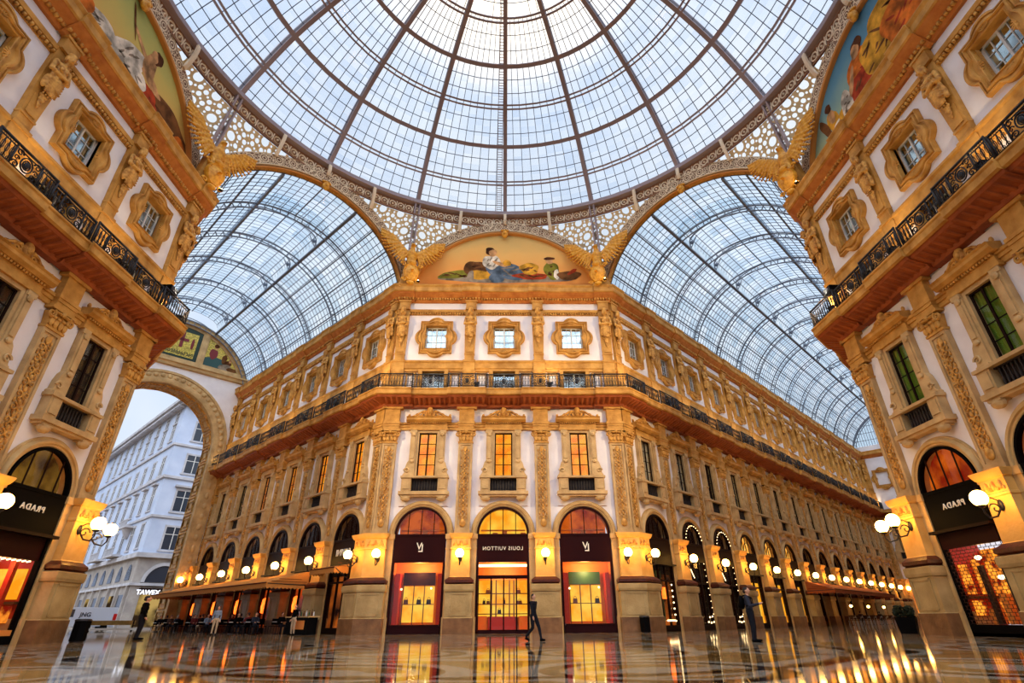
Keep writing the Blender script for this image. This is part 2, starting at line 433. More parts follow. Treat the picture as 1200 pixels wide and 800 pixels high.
# ------------------------------------------------------------------ hooded first-floor window
def hooded_meshes():
    m={}
    s=MB()
    for a in(-1,1):
        x0,x1=sorted((a*.64,a*.8)); s.box(x0,x1,.06,.6,9.5,12.8)
    s.box(-.8,.8,.06,.6,12.64,12.82)
    for a in(-1,1):
        out=[(.8,9.4),(1.6,9.4),(1.6,9.62),(1.5,9.72),(1.46,10.1),(1.36,10.45),(1.24,10.62),(1.24,12.82),(.8,12.82)]
        s.prism([(a*x,z) for x,z in out][::a],-.02,.3)
        s.box(*sorted((a*.9,a*1.14)),-.08,.0,10.75,12.3); s.ell((a*1.02,-.07,12.5),(.16,.07,.16),8,5); s.ell((a*1.02,-.07,10.55),(.17,.08,.12),8,5)
        s.spiral(a*1.32,-.05,9.9,.2,1.2,.06,a,14)
        s.box(*sorted((a*1.3,a*.82)),-.06,.02,12.6,12.84); s.box(*sorted((a*.86,a*1.5)),-.12,-.02,9.5,9.62)
        # base block beside the balustrade
        s.box(*sorted((a*.92,a*1.58)),-.18,.3,8.46,9.38); s.box(*sorted((a*1.02,a*1.48)),-.23,-.18,8.62,9.26)
    s.box(-1.66,1.66,-.26,.3,9.36,9.5)
    s.box(-1.72,1.72,-.3,.3,8.24,8.46); s.box(-1.6,1.6,-.2,.3,8.12,8.24)
    for a in(-1,1):
        s.ell((a*1.22,-.1,8.0),(.34,.2,.22),10,6); s.box(*sorted((a*.92,a*1.5)),-.26,.2,8.06,8.14)
    s.box(-.92,.92,.3,.42,8.46,9.36) if False else None
    m['surround']=s.mesh('surround',M['pil'],.45)
    h=MB()
    h.box(-1.4,1.4,-.06,.3,12.82,13.0); h.box(-1.34,1.34,-.02,.3,13.0,13.3)
    for k in range(17): h.box(-1.36+k*.16,-1.28+k*.16+.02,-.14,-.0,13.28,13.38)
    h.prismx([(.3,13.38),(-.2,13.38),(-.34,13.52),(-.34,13.66),(-.42,13.74),(.3,13.8)],-1.62,1.62)
    m['hood']=h.mesh('hood',M['gold'],.4)
    o=MB()
    for a in(-1,1):
        o.spiral(a*.42,.05,14.02,.27,1.5,.085,a,20,a0=PI*.5); o.spiral(a*.92,.05,13.92,.17,1.3,.06,-a,16,a0=PI*.3)
        o.tube([(a*.3,.05,14.3),(a*.6,.05,14.22),(a*.95,.05,13.98),(a*1.35,.05,13.84),(a*1.52,.05,13.84)],[.09,.08,.07,.06,.05],6)
        o.ell((a*.68,.06,13.9),(.2,.07,.1),8,5); o.ell((a*1.5,.03,13.92),(.1,.08,.14),8,5)
        o.ell((a*.27,.03,13.98),(.09,.08,.16),6,5)
    o.ell((0,-.0,14.22),(.26,.14,.38),12,8); o.ell((0,-.12,14.24),(.15,.08,.22),10,6); o.ell((0,.02,14.6),(.2,.1,.1),8,5); o.ell((0,.02,14.7),(.09,.08,.1),8,5)
    m['crest']=o.mesh('carved_crest',M['gold2'],.9)
    w=MB()
    for x in(-.6,.6): w.box(x-.05,x+.05,.45,.52,9.5,12.64)
    w.box(-.64,.64,.45,.52,12.56,12.66); w.box(-.64,.64,.45,.52,9.46,9.56); w.box(-.05,.05,.43,.5,9.5,12.6)
    for z in(10.35,11.1,11.85): w.box(-.6,.6,.46,.5,z-.02,z+.02)
    w.v=[(x,y-.24,z) for x,y,z in w.v]; m['sash']=w.mesh('sash',M['frame'],.4)
    p=MB(); p.box(-.66,.66,.26,.28,9.48,12.64); m['pane']=p
    b=MB(); b.box(-.93,.93,.2,.4,8.46,9.36)
    for k in range(9):
        x=-.76+k*.19
        b.lathe((x,.1,8.5),[(.05,0),(.05,.06),(.03,.1),(.065,.26),(.03,.5),(.05,.68),(.05,.84)],8)
    b.box(-.92,.92,.02,.22,8.44,8.52); b.box(-.92,.92,.02,.22,9.3,9.38)
    m['balustrade']=b.mesh('balustrade',M['dark'],.6)
    c=MB(); c.grid([[(-.64+.04*i,.42+.03*math.sin(i*1.3),z) for i in range(33)] for z in(9.5,12.66)]); m['curtain']=c
    return m
# ------------------------------------------------------------------ balcony-level window
def balcony_window_meshes():
    m={}; s=MB()
    for a in(-1,1):
        s.box(*sorted((a*.86,a*1.16)),.0,.5,15.6,17.5); 
    s.box(-1.16,1.16,.0,.5,17.5,17.66); s.box(-.9,.9,.1,.6,17.5,17.6)
    m['jamb']=s.mesh('jamb',M['gold'],.4)
    w=MB()
    for x in(-.82,.82): w.box(x-.04,x+.04,.45,.52,15.66,17.52)
    w.box(-.86,.86,.45,.52,17.44,17.54)
    for x in(-.43,0,.43): w.box(x-(.045 if x==0 else .02),x+(.045 if x==0 else .02),.44,.5,15.66,17.5)
    for z in(16.3,16.9): w.box(-.84,.84,.46,.5,z-.02,z+.02)
    m['sash']=w.mesh('sash',M['white2'],.4)
    p=MB(); p.box(-.86,.86,.5,.52,15.66,17.52); m['pane']=p.mesh('pane',M['skypane'])
    return m
# ------------------------------------------------------------------ attic window with its lobed frame
def attic_meshes():
    m={}; cz=20.52
    hx,hz,rl=1.3,1.44,.72; lx=1.68-rl; lz=1.8-rl
    ang=set(2*PI*i/96 for i in range(96))
    for x,z in((hx,hz),(-hx,hz),(hx,-hz),(-hx,-hz),(.86,1.0),(-.86,1.0),(.86,-1.0),(-.86,-1.0)): ang.add(math.atan2(z,x)%(2*PI))
    ang=sorted(ang)
    def rout(a):
        c,s=math.cos(a),math.sin(a); r=min(hx/abs(c) if abs(c)>1e-6 else 9,hz/abs(s) if abs(s)>1e-6 else 9)
        for px,pz in((lx,0),(-lx,0),(0,lz),(0,-lz)):
            b=px*c+pz*s; d=b*b-(px*px+pz*pz-rl*rl)
            if d>0: r=max(r,b+math.sqrt(d))
        return r
    def rin(a):
        c,s=math.cos(a),math.sin(a); return min(.86/abs(c) if abs(c)>1e-6 else 9,1.0/abs(s) if abs(s)>1e-6 else 9)
    def loop(f,y): return [((rout(a)*(1-f)+rin(a)*f)*math.cos(a),y,cz+(rout(a)*(1-f)+rin(a)*f)*math.sin(a)) for a in ang]
    s=MB(); rows=[loop(0,.26),loop(0,.08),loop(.06,.0),loop(.2,.0),loop(.24,.07),loop(.34,.07),loop(.4,-.03),loop(.56,-.05),loop(.62,.06),loop(.9,.06),loop(.95,.0),loop(1,.02),loop(1,.55)]
    rows=[r+[r[0]] for r in rows]; s.grid(rows)
    for px,pz,ax in((0,lz+.12,0),(0,-lz-.12,PI),(lx+.1,0,-PI/2),(-lx-.1,0,PI/2)):
        for k in range(5):
            a=-.9+.45*k; M3=Matrix.Rotation(ax,3,'Y')@Matrix.Rotation(a,3,'Y')
            v=M3@Vector((0,0,.2)); s.ell((px*.96+v.x,.04,cz+pz*.92+v.z),(.045,.05,.15),6,4,M3)
    m['frame']=s.mesh('lobed_frame',M['gold'],.5)
    w=MB()
    for x in(-.8,.8): w.box(x-.06,x+.06,.45,.54,19.55,21.55)
    for z in(19.6,21.48): w.box(-.86,.86,.45,.54,z-.06,z+.06)
    w.box(-.05,.05,.43,.5,19.6,21.5)
    for z in(20.2,20.85): w.box(-.8,.8,.46,.5,z-.018,z+.018)
    for x in(-.4,.4): w.box(x-.018,x+.018,.46,.5,19.6,21.5)
    m['sash']=w.mesh('sash',M['white2'],.4)
    p=MB(); p.box(-.86,.86,.5,.52,19.56,21.56); m['pane']=p.mesh('pane',M['skypane'])
    return m
# ------------------------------------------------------------------ attic pilaster and caryatid
def attic_pilaster_mesh():
    s=MB(); s.box(-.46,.46,-.02,.3,15.66,17.5); s.box(-.5,.5,-.06,.3,17.4,17.56); s.box(-.44,.44,-.02,.3,17.56,18.44); s.box(-.48,.48,-.08,.3,18.3,18.46)
    s.prism([(-.36,18.46),(.36,18.46),(.44,20.9),(-.44,20.9)],0,.3); s.box(-.4,.4,-.04,.3,18.95,19.05); s.prism([(-.26,19.15),(.26,19.15),(.3,20.2),(-.3,20.2)],-.04,.02)
    s.box(-.44,.44,.02,.3,20.9,23.05); s.box(-.46,.46,-.12,.3,23.0,23.12); s.box(-.42,.42,-.08,.3,23.12,23.8); s.box(-.5,.5,-.14,.3,23.72,23.86)
    return s.mesh('attic_pilaster',M['gold'],.4)
def caryatid_mesh():
    b=MB()
    def cap(p,q,r0,r1,n=7):
        p=Vector(p);q=Vector(q)
        for i in range(n+1):
            t=i/n; b.ell(p.lerp(q,t),r0+(r1-r0)*t,10,7)
    b.ell((0,-.46,22.72),(.2,.22,.28),14,10); b.ell((0,-.68,22.68),(.05,.06,.08),8,6); b.ell((0,-.66,22.58),(.09,.05,.03),8,5)   # head, nose, mouth
    for a in(-1,1): b.ell((a*.09,-.64,22.76),(.05,.04,.03),8,5); b.ell((a*.21,-.4,22.6),(.08,.13,.24),8,6)
    b.ell((0,-.42,22.9),(.26,.25,.16),12,8); b.ell((0,-.3,22.75),(.22,.22,.26),12,8)
    cap((0,-.38,22.5),(0,-.28,22.28),.12,.16,3); b.ell((0,-.2,22.14),(.46,.24,.2),14,8); b.ell((0,-.24,21.78),(.36,.28,.4),14,9); b.ell((0,-.2,21.3),(.42,.28,.34),14,8)
    for a in(-1,1):
        b.ell((a*.17,-.46,21.98),(.15,.12,.14),8,6); b.ell((a*.46,-.24,22.12),(.17,.17,.17),8,6)
        cap((a*.48,-.24,22.1),(a*.6,-.36,21.58),.14,.12); cap((a*.6,-.36,21.58),(-a*.24,-.58,21.66+.1*a),.12,.085,9); b.ell((-a*.28,-.6,21.68+.1*a),(.12,.09,.1),8,6)
        for k in range(4): b.ell((-a*.36,-.62,21.62+.1*a+.045*k),(.06,.04,.02),6,4)
        b.ell((a*.4,-.2,20.95),(.16,.18,.42),8,6)
    for k in range(7):
        x=-.36+.12*k; cap((x*1.1,-.42-.04*math.cos(x*4),21.3-.1*(k%2)),(x*.7,-.34,20.3+.16*(k%2)),.075,.055)
    for k in range(4): cap((-.44,-.36,21.42-.1*k),(.42,-.46,21.18-.16*k),.06,.06,9)
    cap((.42,-.3,21.5),(.5,-.2,20.6),.12,.07)
    for z,r in((20.2,.13),(19.98,.11),(19.78,.09),(19.62,.06)):
        b.ell((0,-.16,z),(r*1.4,r,r),8,6)
        for a in(-1,1): b.ell((a*r*1.2,-.16,z+.08),(r*.7,r*.7,r*.8),6,5)
    me=blob(b,.034,1)
    for v in me.vertices: v.co.x*=.78; v.co.y*=.72
    return me
M['white2']=plain('white painted sash',(206,204,200),.5)
def skypane():
    m,nt,b,o=newmat('reflecting attic glass')
    b.inputs['Base Color'].default_value=lin((186,200,200)); b.inputs['Roughness'].default_value=.07; b.inputs['Metallic'].default_value=1.0
    return m
M['skypane']=skypane()
M['winglass'],_,_=glass('window glass',(.94,.95,.93,1),.025,.02)
M['shopglass'],_,_=glass('shop glass',(.93,.91,.89,1),.015,.01)
def roofglass(name,c1,c2,tint):
    m,nt,t=glass(name,tint,.04,.1,(.85,.92,1,1),.12)
    tc=N(nt,'ShaderNodeUVMap'); f=N(nt,'ShaderNodeVectorMath',operation='FLOOR'); L(nt,tc.outputs[0],f.inputs[0])
    w=N(nt,'ShaderNodeTexWhiteNoise'); L(nt,f.outputs[0],w.inputs['Vector'])
    n=N(nt,'ShaderNodeTexNoise'); n.inputs['Scale'].default_value=.35; L(nt,tc.outputs[0],n.inputs['Vector'])
    ad=N(nt,'ShaderNodeMath',operation='ADD'); L(nt,w.outputs['Value'],ad.inputs[0]); L(nt,n.outputs['Fac'],ad.inputs[1])
    r=N(nt,'ShaderNodeValToRGB'); r.color_ramp.elements[0].color=c1; r.color_ramp.elements[1].color=c2
    r.color_ramp.elements[0].position=.15; r.color_ramp.elements[1].position=.75
    hv=N(nt,'ShaderNodeMath',operation='MULTIPLY'); hv.inputs[1].default_value=.5; L(nt,ad.outputs[0],hv.inputs[0])
    L(nt,hv.outputs[0],r.inputs['Fac']); L(nt,r.outputs['Color'],t.inputs['Color']); return m
M['domeglass']=roofglass('dome glass',(.78,.85,.95,1),(.96,.98,1,1),(1,1,1,1))
M['vaultglass']=roofglass('vault glass',(.60,.74,.84,1),(.95,.99,1,1),(1,1,1,1))

def lattice_mat():      # pierced stone tracery of round cells filled with pale glass
    m,nt,b,o=newmat('pierced lattice of round cells and pale glass')
    uv=N(nt,'ShaderNodeUVMap'); sp=N(nt,'ShaderNodeSeparateXYZ'); L(nt,uv.outputs[0],sp.inputs[0])
    def mth(op,a,b2=None):
        n=N(nt,'ShaderNodeMath',operation=op)
        for i,x in enumerate((a,b2)):
            if x is None: continue
            if isinstance(x,(int,float)): n.inputs[i].default_value=x
            else: L(nt,x,n.inputs[i])
        return n.outputs[0]
    X,Y=sp.outputs['X'],sp.outputs['Y']; S=1.25
    def cell(ox,oy,sx,sy,r):      # discs of radius r on a rectangular grid of pitch sx, sy
        fx=mth('MULTIPLY',mth('SUBTRACT',mth('FRACT',mth('DIVIDE',mth('ADD',X,ox),sx)),.5),sx); fy=mth('MULTIPLY',mth('SUBTRACT',mth('FRACT',mth('DIVIDE',mth('ADD',Y,oy),sy)),.5),sy)
        return mth('LESS_THAN',mth('SQRT',mth('ADD',mth('MULTIPLY',fx,fx),mth('MULTIPLY',fy,fy))),r)
    h=[]
    A_,B_=1.5,1.5*1.732
    for dx,dy in((0,0),(A_/2,B_/2)):
        h.append(cell(dx,dy,A_,B_,.29))
        for k in range(6):
            t=PI/6+k*PI/3; h.append(cell(dx+.62*math.cos(t),dy+.62*math.sin(t),A_,B_,.155))
            t=k*PI/3; h.append(cell(dx+.53*math.cos(t),dy+.53*math.sin(t),A_,B_,.075))
    al=h[0]
    for q in h[1:]: al=mth('MAXIMUM',al,q)
    b.inputs['Base Color'].default_value=lin((220,194,150)); b.inputs['Roughness'].default_value=.7
    t=N(nt,'ShaderNodeBsdfTranslucent'); t.inputs['Color'].default_value=(.97,.97,.94,1)
    tr=N(nt,'ShaderNodeBsdfTransparent'); tr.inputs['Color'].default_value=(.97,.97,.95,1)
    m1=N(nt,'ShaderNodeMixShader'); m1.inputs[0].default_value=.7; L(nt,t.outputs[0],m1.inputs[1]); L(nt,tr.outputs[0],m1.inputs[2])
    mx=N(nt,'ShaderNodeMixShader'); L(nt,al,mx.inputs[0]); L(nt,b.outputs[0],mx.inputs[1]); L(nt,m1.outputs[0],mx.inputs[2]); L(nt,mx.outputs[0],o.inputs['Surface']); return m
M['lattice']=lattice_mat()
def lace_mat():         # band of rosettes and scrolls, u along the arch in units, v 0..1 across
    m,nt,b,o=newmat('lace arch band')
    uv=N(nt,'ShaderNodeUVMap'); sp=N(nt,'ShaderNodeSeparateXYZ'); L(nt,uv.outputs[0],sp.inputs[0])
    def mth(op,a,b2=None,c=None):
        n=N(nt,'ShaderNodeMath',operation=op)
        for i,x in enumerate((a,b2,c)):
            if x is None: continue
            if isinstance(x,(int,float)): n.inputs[i].default_value=x
            else: L(nt,x,n.inputs[i])
        return n.outputs[0]
    fx=mth('SUBTRACT',mth('FRACT',sp.outputs['X']),.5); fy=mth('SUBTRACT',sp.outputs['Y'],.5)
    d=mth('SQRT',mth('ADD',mth('MULTIPLY',fx,fx),mth('MULTIPLY',fy,mth('MULTIPLY',fy,.6))))
    ring=mth('LESS_THAN',mth('ABSOLUTE',mth('SUBTRACT',d,.25)),.035); ring2=mth('LESS_THAN',mth('ABSOLUTE',mth('SUBTRACT',d,.12)),.03)
    v=N(nt,'ShaderNodeTexVoronoi',feature='DISTANCE_TO_EDGE'); v.inputs['Scale'].default_value=5.5
    L(nt,uv.outputs[0],v.inputs['Vector'])
    ve=mth('LESS_THAN',v.outputs['Distance'],.09)
    edge=mth('GREATER_THAN',mth('ABSOLUTE',fy),.42)
    al=mth('MAXIMUM',mth('MAXIMUM',ring,ring2),mth('MAXIMUM',edge,mth('MULTIPLY',ve,mth('GREATER_THAN',d,.28))))
    mx=N(nt,'ShaderNodeMix',data_type='RGBA'); L(nt,al,mx.inputs[0]); mx.inputs[6].default_value=lin((112,72,44)); mx.inputs[7].default_value=lin((226,200,164))
    L(nt,mx.outputs[2],b.inputs['Base Color']); b.inputs['Roughness'].default_value=.7
    bp=N(nt,'ShaderNodeBump'); bp.inputs['Distance'].default_value=.05; bp.inputs['Strength'].default_value=.6; L(nt,al,bp.inputs['Height']); L(nt,bp.outputs['Normal'],b.inputs['Normal'])
    return m
M['lace']=lace_mat()

# ------------------------------------------------------------------ ceilings: dome and the two visible vaults
DOME=[(20.9,34.1),(19.2,36.5),(17.05,39.0),(14.35,41.1),(11.45,42.75),(8.1,43.95),(4.6,44.65),(1.5,44.95)]
def dome_pt(u,off=0.0):    # u in 0..7 along the meridian
    i=min(6,int(u)); t=u-i
    def g(k): return Vector(DOME[max(0,min(7,k))]) if k>=0 else Vector((21.9,31.4))
    p0,p1,p2,p3=g(i-1),g(i),g(i+1),g(i+2)
    p=.5*((2*p1)+(p2-p0)*t+(2*p0-5*p1+4*p2-p3)*t*t+(3*p1-p0-3*p2+p3)*t*t*t)
    if off:
        q=dome_pt(min(7,u+.05)); q0=dome_pt(max(0,u-.05)); d=(q-q0).normalized(); p=p+Vector((d.y,-d.x))*off
    return p
def az(r,a,z): return (r*math.sin(a),r*math.cos(a),z)
def build_dome():
    root=empty('ceiling_dome'); tag(root,'great glass and iron dome over the crossing of the arcade','dome',kind='structure')
    for k in range(16):
        a=2*PI*k/16; mb=MB(); n=56; pi=[];po=[]
        for i in range(n+1):
            u=6.9*i/n; p=dome_pt(u,0); q=dome_pt(u,.62); pi.append(Vector(az(p.x,a,p.y))); po.append(Vector(az(q.x,a,q.y)))
        t=Vector((math.cos(a),-math.sin(a),0))
        for ch,w in((pi,.34),(po,.34)):
            rows=[[c+t*w/2+d for c,d in zip(ch,[Vector((0,0,0))]*len(ch))],]
            nr=[(po[i]-pi[i]).normalized()*.05 for i in range(n+1)]
            mb.grid([[c-t*w/2-e for c,e in zip(ch,nr)],[c+t*w/2-e for c,e in zip(ch,nr)],[c+t*w/2+e for c,e in zip(ch,nr)],[c-t*w/2+e for c,e in zip(ch,nr)],[c-t*w/2-e for c,e in zip(ch,nr)]])
        for i in range(n):
            mb.bar(pi[i],po[i+1],.06); mb.bar(po[i],pi[i+1],.06)
        mb.build('rib',M['domeiron'],root,recalc=False)
    for k,u in enumerate((0,1,2,3,4,5,6)):
        mb=MB(); m=64
        if k==0:
            mb.lathe((0,0,0),[(20.62,33.98),(20.62,34.36),(21.1,34.42),(21.1,33.92),(20.76,33.92),(20.62,33.98)],m)
        else:
            p=dome_pt(u,-.02)
            offs=((0,.26,.2),) if k%2==0 else ((-.13,.11,.12),(.13,.11,.12))
            for o,w,h in offs:
                a1=dome_pt(u+o/2.6-w/5.2,-.05);b1=dome_pt(u+o/2.6+w/5.2,-.05);c1=dome_pt(u+o/2.6+w/5.2,h);d1=dome_pt(u+o/2.6-w/5.2,h)
                mb.lathe((0,0,0),[tuple(a1),tuple(b1),tuple(c1),tuple(d1),tuple(a1)],m)
        mb.build('ring',M['domeiron'],root,recalc=False)
    mb=MB()                                     # thin glazing bars
    for k in range(16):
        for j in range(1,9):
            a=2*PI*(k+j/9)/16; um=5.0 if j%2 else 6.0
            if j in(2,4,5,7): um=5.0
            pts=[Vector(az(*(lambda p:(p.x,a,p.y))(dome_pt(um*i/26,.3)))) for i in range(27)]
            mb.tube(pts,.032,4,caps=False)
    for i in range(0,18):
        if i%3==0: continue
        p=dome_pt(i/3,.3); mb.tube([az(p.x,2*PI*q/64,p.y) for q in range(64)],.03,4,closed=True)
    mb.build('glazing_bars',M['bariron'],root,recalc=False)
    mb=MB(); rows=[];uvs=[]
    for i in range(0,29):
        p=dome_pt(7*i/28,.36); rows.append([az(p.x,2*PI*q/144,p.y) for q in range(145)]); uvs.append([(q+.001,i+.001) for q in range(145)])
    mb.grid(rows,False,uvs); mb.build('glazing',M['domeglass'],root,recalc=False,angle=None)
    l=MB()                                      # maintenance ladder up one sector
    a0=radians_(-1.6)
    for s in(-.22,.22):
        l.tube([Vector(az(p.x,a0+s/max(4,p.x),p.y)) for p in (dome_pt(6*i/40,.12) for i in range(41))],.03,4)
    for i in range(90):
        p=dome_pt(6*i/90,.12); l.bar(az(p.x,a0-.22/max(4,p.x),p.y),az(p.x,a0+.22/max(4,p.x),p.y),.04)
    l.build('ladder',M['domeiron'],root,recalc=False)
    f=MB(); f.lathe((0,0,0),[(21.02,32.72),(21.02,33.9)],96)
    f.mi=1
    for i in range(176):
        a=2*PI*i/176; c=Vector(az(20.96,a,33.3)); t=Vector((math.cos(a),-math.sin(a),0))
        pts=[c+t*(.28*math.cos(q))+Vector((0,0,.3*math.sin(q))) for q in [2*PI*j/8 for j in range(8)]]
        f.tube(pts,.06,3,closed=True); f.ell(c,(.11,.08,.12),5,3); f.bar(c+t*.3-Vector((0,0,.36)),c+t*.4+Vector((0,0,.36)),.07)
    f.mi=0
    for z in(32.7,): f.lathe((0,0,0),[(20.88,z),(20.88,z+.14),(21.02,z+.14)],96)
    f.build('scroll_frieze',[M['brown'],M['cream']],root,recalc=False)
    for k in range(8):                          # struts from the octagon corners
        a=2*PI*(k+.5)/8; s=MB()
        p0=Vector(az(20.86,a,34.0));p1=Vector(az(22.0,a,27.8)); t=Vector((math.cos(a),-math.sin(a),0))
        for d in(-.2,.2): s.bar(p0+t*d,p1+t*d*.7,.13,.3,up=(math.sin(a),math.cos(a),0))
        for i in range(14): s.bar(p0.lerp(p1,i/14)+t*(.2 if i%2 else -.2),p0.lerp(p1,(i+1)/14)+t*(-.2 if i%2 else .2),.05)
        s.build('strut',M['domeiron'],root,recalc=False)
    return root
def radians_(d): return d*PI/180
FA=lambda deg:Matrix.Rotation(radians_(deg),4,'Z')
ZC,RI=23.2,8.55
def zb(x): return ZC+math.sqrt(max(.01,9.95**2-x*x))
def arch_band(deg,name,label,lunette):
    root=empty(name,FA(deg)); tag(root,label,'arch band',kind='structure')
    mb=MB(); n=72; hw=AP*math.tan(PI/8)+.02; rows=[[],[],[],[]];uvs=[[],[],[],[]]
    for i in range(n+1):
        a=PI*i/n
        for j,(r,y) in enumerate(((8.95,AP+.25),(8.95,AP-.12),(9.95,AP-.12),(9.95,AP+.25))):
            x=-r*math.cos(a); z=ZC+r*math.sin(a)
            if abs(x)>hw: x=math.copysign(hw,x)
            rows[j].append((x,y,z)); uvs[j].append((i/n*26,(j-1) if 0<j<3 else (0 if j==0 else 1)))
    mb.grid(rows,False,uvs); mb.build('lace_band',M['lace'],root,recalc=False,angle=.6)
    c=MB(); q_=1.0 if lunette else .42
    prof=[(RI-.02,AP+.2),(RI-.02,AP-.1),(RI+.02,AP-.24),(RI+.12,AP-.3),(RI+.22,AP-.24),(RI+.27,AP-.1),(RI+.27,AP+.2)]
    prof=[(RI+.27-(RI+.27-r_)*q_,AP+.0+(y_-AP)*q_) for r_,y_ in prof]; c.arcsweep(prof,0,ZC,.12,PI-.12,60); c.build('roll_moulding',M['copper'],root,recalc=True)
    d=MB(); d.arcsweep([(RI+.27,AP+.05),(9.0,AP+.05)],0,ZC,0,PI,60); d.build('recess',M['brown'],root)
    if not lunette:
        s=MB(); s.arcsweep([(RI+.15,AP-.02),(RI+.14,AP+.1),(RI+.14,AP+.42),(RI+.4,AP+.42)],0,ZC,.1,PI-.1,60)
        for k in range(70):
            a=.15+(PI-.3)*k/69; s.ell((-(RI+.14)*math.cos(a),AP+.22,ZC+(RI+.14)*math.sin(a)),(.06,.12,.06),6,4)
        s.build('soffit',M['gold'],root)
    sp=MB()
    for sx in(-1,1):
        rows=[];uvs=[]; xs=[2.2+(hw-2.2)*i/26 for i in range(27)]
        for j in range(9):
            t=j/8; row=[];uv=[]
            for x in xs:
                a=math.atan2(x,AP); b=Vector((x,AP+.1,min(32.6,zb(x)-.02))); q=Vector((20.98*math.sin(a),20.98*math.cos(a),32.66)); p=b.lerp(q,t); row.append((sx*p.x,p.y,p.z)); uv.append((sx*p.x,p.z))
            rows.append(row);uvs.append(uv)
        sp.grid(rows,False,uvs)
    sp.build('pierced_spandrel',M['lattice'],root,recalc=False,angle=None)
    b=MB()
    for x in(-4.2,0,4.2):
        a=math.atan2(x,AP); p0=Vector((x,AP-.2,zb(x)-.25)); p3=Vector((20.66*math.sin(a),20.66*math.cos(a),34.0)); p1=p0+Vector((0,-.25,.35)); p2=p3+Vector((0,-.1,-.5))
        pts=[(1-t)**3*p0+3*(1-t)**2*t*p1+3*(1-t)*t*t*p2+t**3*p3 for t in[i/8 for i in range(9)]]
        for i in range(8): b.bar(pts[i],pts[i+1],.26,.16,up=(0,-1,0))
    b.build('curved_bracket',M['cream'],root,recalc=False)
    k=MB(); k.ell((0,AP-.3,ZC+RI-.12),(.3,.2,.42),12,8); k.ell((0,AP-.44,ZC+RI-.05),(.17,.14,.24),8,6); k.ell((0,AP-.3,ZC+RI+.26),(.42,.2,.14),10,5)
    k.build('keystone_mask',M['eagle'],root)
    return root
